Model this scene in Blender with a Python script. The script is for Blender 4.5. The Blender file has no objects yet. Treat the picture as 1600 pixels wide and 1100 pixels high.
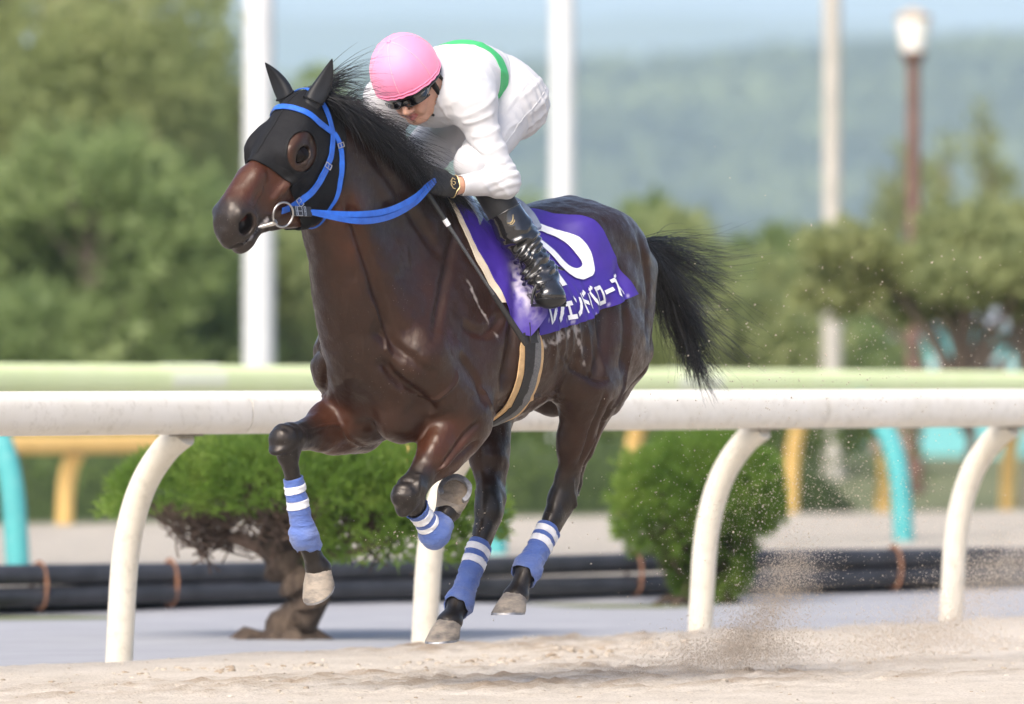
import bpy, bmesh, math, random
import numpy as np
from mathutils import Vector, Matrix, noise as mnoise
from mathutils.bvhtree import BVHTree

random.seed(7)
rng = np.random.default_rng(7)
SC = bpy.context.scene
COL = SC.collection
R = math.radians

# ---------------------------------------------------------------- camera: long lens, low, level
cam_data = bpy.data.cameras.new('camera')
cam = bpy.data.objects.new('camera', cam_data)
COL.objects.link(cam)
cam.location = (0, 0, 1.03)
cam.rotation_euler = (R(90), 0, 0)
cam_data.sensor_width = 36.0
cam_data.lens = 285.5
cam_data.shift_y = 39.0 / 1600.0
cam_data.clip_start = 0.5
cam_data.clip_end = 12000
cam_data.dof.use_dof = True
cam_data.dof.focus_distance = 26.75
cam_data.dof.aperture_fstop = 3.3
SC.camera = cam

# ---------------------------------------------------------------- daylight: bright haze, soft sun
SUN_EL, SUN_AZ = R(46), R(207)      # azimuth clockwise from +Y
world = bpy.data.worlds.new('World')
SC.world = world
world.use_nodes = True
wn = world.node_tree
wn.nodes.clear()
w_out = wn.nodes.new('ShaderNodeOutputWorld')
w_bg = wn.nodes.new('ShaderNodeBackground')
w_sky = wn.nodes.new('ShaderNodeTexSky')
w_sky.sky_type = 'NISHITA'
w_sky.sun_disc = False
w_sky.sun_elevation = SUN_EL
w_sky.sun_rotation = SUN_AZ
w_sky.air_density = 0.6
w_sky.dust_density = 4.0
w_sky.ozone_density = 1.2
w_bg.inputs['Strength'].default_value = 0.15
wn.links.new(w_sky.outputs['Color'], w_bg.inputs['Color'])
wn.links.new(w_bg.outputs['Background'], w_out.inputs['Surface'])

sun_data = bpy.data.lights.new('sun', 'SUN')
sun_data.energy = 1.5
sun_data.angle = R(38)
sun_data.color = (1.0, 0.93, 0.82)
sun = bpy.data.objects.new('sun', sun_data)
COL.objects.link(sun)
_sd = Vector((math.sin(SUN_AZ) * math.cos(SUN_EL), math.cos(SUN_AZ) * math.cos(SUN_EL), math.sin(SUN_EL)))
sun.rotation_euler = (-_sd).to_track_quat('-Z', 'Y').to_euler()
sun.location = _sd * 60

SC.view_settings.view_transform = 'Standard'
SC.view_settings.look = 'None'
SC.view_settings.exposure = 1.14
SC.view_settings.gamma = 1.0
SC.view_settings.use_curve_mapping = False
SC.render.engine = 'CYCLES'
SC.cycles.max_bounces = 8
SC.cycles.transparent_max_bounces = 16
SC.cycles.volume_bounces = 2
SC.cycles.use_denoising = True

# ================================================================ helpers: materials
def hexlin(h):
    h = h.lstrip('#')
    v = [int(h[i:i + 2], 16) / 255 for i in (0, 2, 4)]
    return tuple(x / 12.92 if x <= 0.04045 else ((x + 0.055) / 1.055) ** 2.4 for x in v)

def new_mat(name):
    m = bpy.data.materials.new(name)
    m.use_nodes = True
    nt = m.node_tree
    return m, nt, nt.nodes['Principled BSDF']

def noise_node(nt, scale, detail=4, rough=0.55, vec=None, stretch=None, coord='Object'):
    tc = nt.nodes.new('ShaderNodeTexCoord')
    n = nt.nodes.new('ShaderNodeTexNoise')
    n.inputs['Scale'].default_value = scale
    n.inputs['Detail'].default_value = detail
    n.inputs['Roughness'].default_value = rough
    src = tc.outputs[coord]
    if stretch is not None:
        mp = nt.nodes.new('ShaderNodeMapping')
        mp.inputs['Scale'].default_value = stretch
        nt.links.new(src, mp.inputs['Vector'])
        src = mp.outputs['Vector']
    nt.links.new(src, n.inputs['Vector'])
    return n

def ramp(nt, fac, stops):
    r = nt.nodes.new('ShaderNodeValToRGB')
    e = r.color_ramp.elements
    while len(e) < len(stops):
        e.new(0.5)
    for el, (p, c) in zip(e, stops):
        el.position = p
        el.color = (c[0], c[1], c[2], 1) if not isinstance(c, float) else (c, c, c, 1)
    nt.links.new(fac, r.inputs['Fac'])
    return r

def bump(nt, bsdf, height, strength=0.3, dist=0.01, prev=None):
    b = nt.nodes.new('ShaderNodeBump')
    b.inputs['Strength'].default_value = strength
    b.inputs['Distance'].default_value = dist
    nt.links.new(height, b.inputs['Height'])
    if prev is not None:
        nt.links.new(prev.outputs['Normal'], b.inputs['Normal'])
    nt.links.new(b.outputs['Normal'], bsdf.inputs['Normal'])
    return b

def mat(name, c1, c2=None, rough=0.6, scale=8.0, spec=0.5, metal=0.0, bumpy=0.0, bscale=None, bdist=0.005,
        coat=0.0, sheen=0.0, trans=0.0, stretch=None, detail=4, pos=(0.35, 0.7), rough2=None):
    """two-tone noise material with optional relief"""
    m, nt, b = new_mat(name)
    b.inputs['Roughness'].default_value = rough
    b.inputs['Specular IOR Level'].default_value = spec
    b.inputs['Metallic'].default_value = metal
    b.inputs['Coat Weight'].default_value = coat
    b.inputs['Sheen Weight'].default_value = sheen
    b.inputs['Transmission Weight'].default_value = trans
    c2 = c2 or tuple(x * 0.85 for x in c1)
    n = noise_node(nt, scale, detail, stretch=stretch)
    r = ramp(nt, n.outputs['Fac'], [(pos[0], c1), (pos[1], c2)])
    nt.links.new(r.outputs['Color'], b.inputs['Base Color'])
    if rough2 is not None:
        rr = ramp(nt, n.outputs['Fac'], [(pos[0], float(rough)), (pos[1], float(rough2))])
        nt.links.new(rr.outputs['Color'], b.inputs['Roughness'])
    if bumpy:
        n2 = noise_node(nt, bscale or scale * 4, 5, stretch=stretch)
        bump(nt, b, n2.outputs['Fac'], bumpy, bdist)
    return m

# ================================================================ helpers: objects
def link(name, me, material=None, parent=None, frame=None, smooth=True):
    o = bpy.data.objects.new(name, me)
    COL.objects.link(o)
    if material is not None:
        me.materials.append(material)
    if parent is not None:
        o.parent = parent
    elif frame is not None:
        o.matrix_world = frame
    if smooth and len(me.polygons):
        me.polygons.foreach_set('use_smooth', np.ones(len(me.polygons), dtype=bool))
    return o

def tag(o, label=None, cat=None, group=None, kind=None):
    if label: o['label'] = label
    if cat: o['category'] = cat
    if group: o['group'] = group
    if kind: o['kind'] = kind
    return o

def empty(name, loc=(0, 0, 0), rz=0.0):
    o = bpy.data.objects.new(name, None)
    COL.objects.link(o)
    o.location = loc
    o.rotation_euler = (0, 0, rz)
    o.empty_display_size = 0.1
    return o

def copy_tree(o, parent=None):
    c = o.copy()
    COL.objects.link(c)
    c.parent = parent
    for ch in o.children:
        copy_tree(ch, c)
    return c

def np_mesh(name, V, Fq):
    """fast mesh from numpy verts and quad/tri index array"""
    me = bpy.data.meshes.new(name)
    V = np.asarray(V, dtype=np.float32)
    Fq = np.asarray(Fq, dtype=np.int32)
    k = Fq.shape[1]
    me.vertices.add(len(V))
    me.vertices.foreach_set('co', V.ravel())
    me.loops.add(Fq.size)
    me.loops.foreach_set('vertex_index', Fq.ravel())
    me.polygons.add(len(Fq))
    me.polygons.foreach_set('loop_start', np.arange(0, Fq.size, k, dtype=np.int32))
    me.update(calc_edges=True)
    me.validate()
    return me

class MB:
    """collects simple shapes into one mesh"""
    def __init__(s):
        s.v, s.f = [], []
    def add(s, V, Fc):
        o = len(s.v)
        s.v += [tuple(p) for p in V]
        s.f += [tuple(i + o for i in q) for q in Fc]
        return s
    def tube(s, pts, rad, n=12, caps=True, up=(0, 0, 1), flat=1.0, roll=0.0):
        """tube along points; rad number or list; flat scales the second axis"""
        P = [Vector(p) for p in pts]
        m = len(P)
        rr = rad if hasattr(rad, '__len__') else [rad] * m
        V, Fc = [], []
        prev = None
        for i in range(m):
            t = (P[min(i + 1, m - 1)] - P[max(i - 1, 0)]).normalized()
            if prev is None:
                u = Vector(up)
                a = u.cross(t)
                if a.length < 1e-3: a = Vector((1, 0, 0)).cross(t)
            else:
                a = prev - t * prev.dot(t)
            a.normalize()
            prev = a
            b = t.cross(a)
            for k in range(n):
                th = 2 * math.pi * k / n + roll
                V.append(P[i] + a * (math.cos(th) * rr[i]) + b * (math.sin(th) * rr[i] * flat))
        for i in range(m - 1):
            for k in range(n):
                k2 = (k + 1) % n
                Fc.append((i * n + k, i * n + k2, (i + 1) * n + k2, (i + 1) * n + k))
        if caps:
            Fc.append(tuple(range(n - 1, -1, -1)))
            Fc.append(tuple((m - 1) * n + k for k in range(n)))
        return s.add(V, Fc)
    def box(s, c, d, rz=0.0):
        V = []
        for x in (-.5, .5):
            for y in (-.5, .5):
                for z in (-.5, .5):
                    X, Y = x * d[0], y * d[1]
                    V.append((c[0] + X * math.cos(rz) - Y * math.sin(rz), c[1] + X * math.sin(rz) + Y * math.cos(rz), c[2] + z * d[2]))
        return s.add(V, [(0, 1, 3, 2), (4, 6, 7, 5), (0, 4, 5, 1), (2, 3, 7, 6), (0, 2, 6, 4), (1, 5, 7, 3)])
    def mesh(s, name):
        me = bpy.data.meshes.new(name)
        me.from_pydata([tuple(p) for p in s.v], [], s.f)
        me.validate()
        me.update()
        me.set_sharp_from_angle(angle=R(48))
        return me
    def build(s, name, material, parent=None, frame=None, smooth=True):
        return link(name, s.mesh(name), material, parent, frame, smooth)

def catmull(P, n=8):
    P = [Vector(p) for p in P]
    out = []
    for i in range(len(P) - 1):
        p0, p1, p2, p3 = P[max(i - 1, 0)], P[i], P[i + 1], P[min(i + 2, len(P) - 1)]
        for k in range(n):
            t = k / n
            out.append(0.5 * ((2 * p1) + (p2 - p0) * t + (2 * p0 - 5 * p1 + 4 * p2 - p3) * t * t + (3 * p1 - p0 - 3 * p2 + p3) * t ** 3))
    out.append(P[-1])
    return out

# ================================================================ helpers: implicit bodies (smooth blends, polygonised)
def unit(v):
    v = np.asarray(v, float)
    return v / (np.linalg.norm(v) + 1e-12)

class Field:
    def __init__(s, lo, hi, vox):
        s.lo = np.array(lo, float)
        s.vox = vox
        s.n = np.ceil((np.array(hi, float) - s.lo) / vox).astype(int) + 1
        s.d = np.full(s.n, 0.15, dtype=np.float32)
    def sub(s, lo, hi):
        a = np.clip(np.floor((np.asarray(lo) - s.lo) / s.vox).astype(int), 0, s.n)
        b = np.clip(np.ceil((np.asarray(hi) - s.lo) / s.vox).astype(int) + 1, 0, s.n)
        if np.any(b <= a):
            return None
        sl = tuple(slice(a[i], b[i]) for i in range(3))
        ax = [(s.lo[i] + s.vox * np.arange(a[i], b[i])).astype(np.float32) for i in range(3)]
        X, Y, Z = ax[0][:, None, None], ax[1][None, :, None], ax[2][None, None, :]
        return sl, X, Y, Z
    def put(s, sl, g, k, mode):
        a = s.d[sl]
        if mode == 'add':
            h = np.maximum(k - np.abs(a - g), 0) / k
            s.d[sl] = np.minimum(a, g) - h * h * (k * 0.25)
        else:
            g = -g
            h = np.maximum(k - np.abs(a - g), 0) / k
            s.d[sl] = np.maximum(a, g) + h * h * (k * 0.25)
    def cone(s, p, q, ra, rb, k=0.03, side=None, mode='add'):
        """rounded elliptical cone from p to q; ra, rb = radius or (side radius, other radius)"""
        p, q = np.asarray(p, float), np.asarray(q, float)
        ra = (ra, ra) if np.isscalar(ra) else ra
        rb = (rb, rb) if np.isscalar(rb) else rb
        L = np.linalg.norm(q - p)
        A = (q - p) / (L + 1e-9)
        B = np.array(side if side is not None else (0, 1, 0), float)
        B = B - A * B.dot(A)
        if np.linalg.norm(B) < 1e-3:
            B = np.cross(A, (1, 0, 0))
        B = unit(B)
        C = np.cross(A, B)
        m = max(ra + rb) + k + 0.01
        g = s.sub(np.minimum(p, q) - m, np.maximum(p, q) + m)
        if g is None: return
        sl, X, Y, Z = g
        x, y, z = X - p[0], Y - p[1], Z - p[2]
        t = x * A[0] + y * A[1] + z * A[2]
        tc = np.clip(t, 0, L)
        w = tc / (L + 1e-9)
        b = x * B[0] + y * B[1] + z * B[2]
        c = x * C[0] + y * C[1] + z * C[2]
        r1 = ra[0] + (rb[0] - ra[0]) * w
        r2 = ra[1] + (rb[1] - ra[1]) * w
        o = t - tc
        rm = np.minimum(r1, r2)
        s.put(sl, (np.sqrt((b / r1) ** 2 + (c / r2) ** 2 + (o / rm) ** 2) - 1) * rm, k, mode)
    def ell(s, c, r, k=0.03, ax=None, mode='add'):
        """ellipsoid; ax = 3x3 rows of axes"""
        c, r = np.asarray(c, float), np.asarray(r, float)
        M = np.eye(3) if ax is None else np.array([unit(a) for a in ax])
        m = max(r) + k + 0.01
        g = s.sub(c - m, c + m)
        if g is None: return
        sl, X, Y, Z = g
        x, y, z = X - c[0], Y - c[1], Z - c[2]
        u = [x * M[i, 0] + y * M[i, 1] + z * M[i, 2] for i in range(3)]
        k0 = np.sqrt(sum((u[i] / r[i]) ** 2 for i in range(3)))
        k1 = np.sqrt(sum((u[i] / r[i] ** 2) ** 2 for i in range(3))) + 1e-6
        s.put(sl, k0 * (k0 - 1) / k1, k, mode)
    def loft(s, O, A, B, C, st, k=0.03, mode='add'):
        """sections along A: rows t, top (along C), bottom, half width, taper (narrower to the top)"""
        st = np.array(st, float)
        tt = np.linspace(st[0, 0], st[-1, 0], 160)
        cols = []
        for j in range(1, 5):
            y, x = st[:, j], st[:, 0]
            m = np.gradient(y, x)
            i = np.clip(np.searchsorted(x, tt) - 1, 0, len(x) - 2)
            h = x[i + 1] - x[i]
            u = (tt - x[i]) / h
            cols.append((2 * u ** 3 - 3 * u ** 2 + 1) * y[i] + (u ** 3 - 2 * u ** 2 + u) * h * m[i] + (-2 * u ** 3 + 3 * u ** 2) * y[i + 1] + (u ** 3 - u ** 2) * h * m[i + 1])
        O, A, B, C = [np.asarray(v, float) for v in (O, A, B, C)]
        pts = []
        for a, tp, bt, w, _ in st:
            for cc in (tp, bt):
                for ww in (-w, w):
                    pts.append(O + A * a + C * cc + B * ww)
        pts = np.array(pts)
        m = k + 0.06
        g = s.sub(pts.min(0) - m, pts.max(0) + m)
        sl, X, Y, Z = g
        x, y, z = X - O[0], Y - O[1], Z - O[2]
        t = x * A[0] + y * A[1] + z * A[2]
        b = x * B[0] + y * B[1] + z * B[2]
        c = x * C[0] + y * C[1] + z * C[2]
        tc = np.clip(t, tt[0], tt[-1])
        tp, bt, w, ta = [np.interp(tc, tt, q).astype(np.float32) for q in cols]
        cy, hh = (tp + bt) / 2, (tp - bt) / 2
        v = (c - cy) / hh
        ww = w * (1 - ta * np.clip(v, -1, 1))
        rm = np.minimum(ww, hh)
        s.put(sl, (np.sqrt((b / ww) ** 2 + v ** 2 + ((t - tc) / np.minimum(rm, 0.06)) ** 2) - 1) * rm, k, mode)
    def surf(s, smooth=6):
        """naive surface nets"""
        D = s.d
        I = D < 0
        n = np.array(D.shape)
        cnt = np.zeros(tuple(n - 1), np.int8)
        for i in (0, 1):
            for j in (0, 1):
                for k in (0, 1):
                    cnt += I[i:n[0] - 1 + i, j:n[1] - 1 + j, k:n[2] - 1 + k]
        act = (cnt > 0) & (cnt < 8)
        idx = np.argwhere(act)
        vid = np.full(act.shape, -1, np.int32)
        vid[act] = np.arange(len(idx))
        acc = np.zeros((len(idx), 3))
        num = np.zeros(len(idx))
        cor = [(a, b, c) for a in (0, 1) for b in (0, 1) for c in (0, 1)]
        val = {c: D[idx[:, 0] + c[0], idx[:, 1] + c[1], idx[:, 2] + c[2]] for c in cor}
        for a in cor:
            for ax in range(3):
                if a[ax] == 0:
                    b = list(a); b[ax] = 1; b = tuple(b)
                    va, vb = val[a], val[b]
                    m = (va < 0) != (vb < 0)
                    t = va[m] / (va[m] - vb[m])
                    p = np.tile(np.array(a, float), (m.sum(), 1))
                    p[:, ax] = t
                    acc[m] += p
                    num[m] += 1
        V = (idx + acc / num[:, None]) * s.vox + s.lo
        quads = []
        for ax in range(3):
            o1, o2 = [(1, 2), (2, 0), (0, 1)][ax]
            sa = [slice(None)] * 3; sb = [slice(None)] * 3
            sa[ax] = slice(0, -1); sb[ax] = slice(1, None)
            ch = I[tuple(sa)] != I[tuple(sb)]
            e = np.argwhere(ch)
            ok = (e[:, o1] > 0) & (e[:, o2] > 0) & (e[:, o1] < n[o1] - 1) & (e[:, o2] < n[o2] - 1)
            e = e[ok]
            flip = I[e[:, 0], e[:, 1], e[:, 2]]
            def cell(d1, d2):
                q = e.copy(); q[:, o1] -= d1; q[:, o2] -= d2
                return vid[q[:, 0], q[:, 1], q[:, 2]]
            Q = np.stack([cell(1, 1), cell(0, 1), cell(0, 0), cell(1, 0)], 1)
            Q[~flip] = Q[~flip][:, ::-1]
            quads.append(Q)
        Q = np.concatenate(quads)
        if smooth:
            E = np.concatenate([Q[:, [0, 1]], Q[:, [1, 2]], Q[:, [2, 3]], Q[:, [3, 0]]])
            deg = np.bincount(E.ravel(), minlength=len(V)).astype(float) + 1e-9
            for it in range(smooth):
                lam = 0.55 if it % 2 == 0 else -0.4
                av = np.zeros_like(V)
                for c in range(3):
                    av[:, c] = np.bincount(E[:, 0], V[E[:, 1], c], len(V)) + np.bincount(E[:, 1], V[E[:, 0], c], len(V))
                V = V + lam * (av / deg[:, None] - V)
        return V, Q

def set_col(me, name, C):
    a = me.color_attributes.new(name, 'FLOAT_COLOR', 'POINT')
    C = np.concatenate([np.asarray(C, np.float32), np.ones((len(C), 1), np.float32)], 1)
    a.data.foreach_set('color', C.ravel())

def set_f(me, name, x):
    a = me.attributes.new(name, 'FLOAT', 'POINT')
    a.data.foreach_set('value', np.asarray(x, np.float32))

def vnormals(V, Q):
    N = np.zeros_like(V)
    fn = np.cross(V[Q[:, 2]] - V[Q[:, 0]], V[Q[:, 3]] - V[Q[:, 1]])
    for j in range(4):
        for c in range(3):
            N[:, c] += np.bincount(Q[:, j], fn[:, c], len(V))
    return N / (np.linalg.norm(N, axis=1, keepdims=True) + 1e-12)

def seg_t(V, p, q):
    """distance to the segment and position along it"""
    p, q = np.asarray(p, float), np.asarray(q, float)
    d = q - p
    t = ((V - p) @ d) / d.dot(d)
    tc = np.clip(t, 0, 1)
    return np.linalg.norm(V - p - tc[:, None] * d, axis=1), t

def shell(V, Q, N, g, off, thick):
    """a sheet cut from a surface where g > 0, its border moved onto g = 0, lifted by off, with an inner side"""
    pos = g > 0
    q = Q[pos[Q].any(1)]
    V = V.copy()
    E = np.concatenate([q[:, [0, 1]], q[:, [1, 2]], q[:, [2, 3]], q[:, [3, 0]], q[:, [0, 2]], q[:, [1, 3]]])
    E = np.concatenate([E, E[:, ::-1]])
    E = E[pos[E[:, 0]] & ~pos[E[:, 1]]]
    ga, gb = g[E[:, 0]], g[E[:, 1]]
    t = np.clip(ga / (ga - gb + 1e-12), 0.02, 1)[:, None]
    X = V[E[:, 0]] * (1 - t) + V[E[:, 1]] * t
    n = np.bincount(E[:, 1], minlength=len(V)).astype(float)
    mv = n > 0
    for c in range(3):
        V[mv, c] = (np.bincount(E[:, 1], X[:, c], len(V)) / np.maximum(n, 1))[mv]
    used = np.unique(q)
    mp = np.full(len(V), -1, np.int64)
    mp[used] = np.arange(len(used))
    q = mp[q]
    v = V[used] + N[used] * (off if np.isscalar(off) else off[used][:, None])
    vi = v - N[used] * thick
    m = len(used)
    E = np.concatenate([q[:, [0, 1]], q[:, [1, 2]], q[:, [2, 3]], q[:, [3, 0]]])
    key = np.sort(E, 1)
    _, inv, c = np.unique(key[:, 0] * (m + 1) + key[:, 1], return_inverse=True, return_counts=True)
    be = E[c[inv] == 1]
    rim = np.stack([be[:, 1], be[:, 0], be[:, 0] + m, be[:, 1] + m], 1)
    return np.concatenate([v, vi]), np.concatenate([q, q[:, ::-1] + m, rim]), used

def vnoise(P):
    """smooth value noise, vectorised"""
    P = np.asarray(P, float)
    I = np.floor(P).astype(np.int64)
    Fr = P - I
    Fr = Fr * Fr * (3 - 2 * Fr)
    def h(x, y, z):
        n = (x * 374761393 + y * 668265263 + z * 2147483647 + 1013904223) & 0xffffffff
        n = ((n ^ (n >> 13)) * 1274126177) & 0xffffffff
        return ((n ^ (n >> 16)) & 0xffff) / 65535.0
    out = 0
    for a in (0, 1):
        for b in (0, 1):
            for c in (0, 1):
                w = (Fr[:, 0] if a else 1 - Fr[:, 0]) * (Fr[:, 1] if b else 1 - Fr[:, 1]) * (Fr[:, 2] if c else 1 - Fr[:, 2])
                out = out + w * h(I[:, 0] + a, I[:, 1] + b, I[:, 2] + c)
    return out * 2 - 1


def strands(paths, r0, name, parent, material):
    """paths: n x k x 3; three sided tapering strands as one mesh"""
    P = np.asarray(paths)
    n, k, _ = P.shape
    T = np.gradient(P, axis=1)
    T /= np.linalg.norm(T, axis=2, keepdims=True) + 1e-9
    ref = rng.normal(size=(n, 1, 3))
    A = np.cross(T, ref); A /= np.linalg.norm(A, axis=2, keepdims=True) + 1e-9
    B = np.cross(T, A)
    w = np.linspace(0, 1, k)
    rad = (r0 * (0.9 + .3 * rng.random((n, 1)))) * (1 - .85 * w[None, :] ** 1.5)
    V = np.stack([P + rad[:, :, None] * (math.cos(t) * A + math.sin(t) * B) for t in (0, 2.094, 4.189)], 2)   # n,k,3,3
    idx = np.arange(n * k * 3).reshape(n, k, 3)
    Q = []
    for j in range(3):
        a, b = idx[:, :-1, j], idx[:, :-1, (j + 1) % 3]
        c, d = idx[:, 1:, (j + 1) % 3], idx[:, 1:, j]
        Q.append(np.stack([a, b, c, d], -1).reshape(-1, 4))
    return link(name, np_mesh(name, V.reshape(-1, 3), np.concatenate(Q)), material, parent)


def line_disp(V, Q, lines):
    """displacement along smooth lines snapped to a surface: (points, width, height)"""
    bv = BVHTree.FromPolygons([tuple(v) for v in V], [tuple(q) for q in Q])
    out = np.zeros(len(V))
    for P, w, amp in lines:
        P = [np.array(bv.find_nearest(Vector(p))[0]) for p in catmull(P, 6)]
        lo, hi = np.min(P, 0) - 3 * w, np.max(P, 0) + 3 * w
        idx = np.where(((V > lo) & (V < hi)).all(1))[0]
        b, tt = np.full(len(idx), 9.0), np.zeros(len(idx))
        for i, (p, q) in enumerate(zip(P, P[1:])):
            d, t = seg_t(V[idx], p, q)
            m = d < b
            b[m] = d[m]; tt[m] = (i + np.clip(t[m], 0, 1)) / (len(P) - 1)
        out[idx] += amp * np.exp(-(b / w) ** 2) * np.clip(np.minimum(tt, 1 - tt) * 5, 0, 1)
    return out

# ================================================================ the setting (metres; camera at the origin looking along +Y)
RD = np.array((.574, .819, 0.))       # along the running rail, away from the camera
RP = np.array((.819, -.574, 0.))      # across it, towards the track
RAIL0 = np.array((-1.436, 29.64, 0.)) # foot of a rail post
def rp(a, b, z=0.0):
    """a metres along the white rail, b metres from its posts towards the track"""
    return RAIL0 + RD * a + RP * b + np.array((0, 0, z))

def graded(lo, hi, f0, f1, fine, coarse_n):
    return np.unique(np.round(np.concatenate([np.linspace(lo, f0, coarse_n), np.arange(f0, f1, fine), np.linspace(f1, hi, coarse_n)]), 4))

# ---- base ground out to the horizon
M_GRASS = mat('dry_grass_ground', (.10, .12, .045), (.15, .15, .07), rough=.95, scale=.35, bumpy=.5, bscale=6, bdist=.05)
g = MB()
xs = [-6000, -800, -150, 0, 150, 800, 6000]; ys = [-60, 0, 60, 200, 800, 2500, 9000]
g.add([(x, y, -.05) for y in ys for x in xs], [(j * 7 + i, j * 7 + i + 1, (j + 1) * 7 + i + 1, (j + 1) * 7 + i) for j in range(6) for i in range(6)])
tag(g.build('ground', M_GRASS), kind='structure')

# ---- sand track with churned surface
def sand_material(name, c1, c2, c3):
    m, nt, b = new_mat(name)
    n1 = noise_node(nt, 3.0, 8, .6)
    n2 = noise_node(nt, 110, 6, .75)
    r1 = ramp(nt, n1.outputs['Fac'], [(.30, c1), (.52, c2), (.72, c3)])
    r2 = ramp(nt, n2.outputs['Fac'], [(.28, (.52, .49, .46)), (.50, (1, 1, 1)), (.72, (1.16, 1.16, 1.16))])
    mx = nt.nodes.new('ShaderNodeMixRGB'); mx.blend_type = 'MULTIPLY'; mx.inputs['Fac'].default_value = 1
    nt.links.new(r1.outputs['Color'], mx.inputs['Color1']); nt.links.new(r2.outputs['Color'], mx.inputs['Color2'])
    # damp darker sand where the surface has been turned over
    at = nt.nodes.new('ShaderNodeAttribute'); at.attribute_name = 'damp'
    m2 = nt.nodes.new('ShaderNodeMixRGB'); m2.blend_type = 'MULTIPLY'
    nt.links.new(at.outputs['Fac'], m2.inputs['Fac'])
    nt.links.new(mx.outputs['Color'], m2.inputs['Color1']); m2.inputs['Color2'].default_value = (.60, .52, .44, 1)
    nt.links.new(m2.outputs['Color'], b.inputs['Base Color'])
    b.inputs['Roughness'].default_value = .95
    b.inputs['Specular IOR Level'].default_value = .2
    b1 = bump(nt, b, n2.outputs['Fac'], .9, .009)
    bump(nt, b, noise_node(nt, 600, 2).outputs['Fac'], .4, .002, b1)
    return m
M_SAND = sand_material('track_sand', (.50, .445, .37), (.575, .515, .43), (.63, .57, .49))
A = graded(-70, 120, -6.5, 9.5, .03, 26)
B = graded(.06, 45, .06, 6.5, .022, 30)
aa, bb = np.meshgrid(A, B, indexing='ij')
P2 = RAIL0[:2] + aa[..., None] * RD[:2] + bb[..., None] * RP[:2]
pts = np.concatenate([P2.reshape(-1, 2), np.zeros((aa.size, 1))], 1)
P3 = np.stack([pts[:, 0], pts[:, 1], np.zeros(len(pts))], 1)
af, bf = aa.ravel(), bb.ravel()
near = np.clip(1 - np.maximum(np.abs(af - 1.5) - 8, 0) / 3, 0, 1) * np.clip(1 - np.maximum(bf - 6.4, 0), 0, 1)
sk = np.stack([af * .55, bf * 1.6, np.zeros(len(af))], 1)
broad = vnoise(sk * 1.1 + 4.2)
mid = vnoise(sk * 4.3 + 1.7)
fine = vnoise(sk * 13 + 7.7)
gr = vnoise(sk * 31 + 2.2)
churn = np.clip(vnoise(np.stack([af * .35 + 3.3, bf * .9 + 1.1, np.zeros(len(af))], 1)) * 1.6 + .35, 0, 1)
z = .008 * broad + near * (.007 * mid + (.008 * fine + .009 * gr) * (.35 + 1.0 * churn) + .010 * np.maximum(fine, 0) ** 3 * churn)
edge = np.clip(1 - (bf - .06) / .5, 0, 1)
z = z + edge * (.012 + .016 * np.maximum(vnoise(np.stack([af * 1.7, bf * 0, bf * 0 + .5], 1)), -.3)) - np.clip(1 - (bf - .06) / .10, 0, 1) * .07
pts[:, 2] = z
nb = len(B)
ia = np.arange(len(A) - 1)[:, None] * nb + np.arange(nb - 1)[None, :]
Q = np.stack([ia, ia + 1, ia + nb + 1, ia + nb], -1).reshape(-1, 4)
me = np_mesh('sand_track', pts, Q[:, ::-1])
set_f(me, 'damp', np.clip(churn * .9 * np.clip(fine * .8 + mid * .7 + .1, 0, 1) * near * 1.1, 0, 1))
tag(link('sand_track', me, M_SAND), kind='structure')
def sand_z(a, b):
    i = np.argmin(np.abs(A - a)); j = np.argmin(np.abs(B - b))
    return float(z[i * nb + j])

# ---- clods lying on the track
bm = bmesh.new(); bmesh.ops.create_icosphere(bm, subdivisions=2, radius=1.0)
IV = np.array([v.co[:] for v in bm.verts]); IF = np.array([[v.index for v in f.verts] for f in bm.faces]); bm.free()
CA = [(rng.uniform(-4.5, 8.5), rng.uniform(.12, 4.8), .0018 + .008 * rng.random() ** 4) for _ in range(3000)]
for ca, cb, n_, rr_ in ((-.6, .95, 60, .014), (.3, 1.3, 70, .013), (.9, 1.2, 90, .014), (1.6, 1.0, 60, .014), (4.0, 1.5, 70, .015), (5.8, 1.6, 50, .013), (2.5, .8, 40, .015), (2.2, 2.2, 50, .012)):
    CA += [(ca + rng.normal() * .36, max(.1, cb + rng.normal() * .13), .003 + rr_ * rng.random() ** 2.5) for _ in range(n_)]
CV, CF = [], []
for k, (a, b, r) in enumerate(CA):
    lump = 1 + .42 * vnoise(IV * 1.7 + k * 3.7) + .2 * vnoise(IV * 4.1 + k)
    CV.append(IV * lump[:, None] * np.array((1.2, 1.0, .75)) * r + rp(a, b, sand_z(a, b) - r * .1))
    CF.append(IF + k * len(IV))
me = np_mesh('sand_clods', np.concatenate(CV), np.concatenate(CF))
set_f(me, 'damp', np.repeat(rng.random(len(CA)) ** 1.5, len(IV)))
tag(link('sand_clods', me, M_SAND), 'scattered clods of turned sand on the track', 'sand', kind='stuff')

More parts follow.
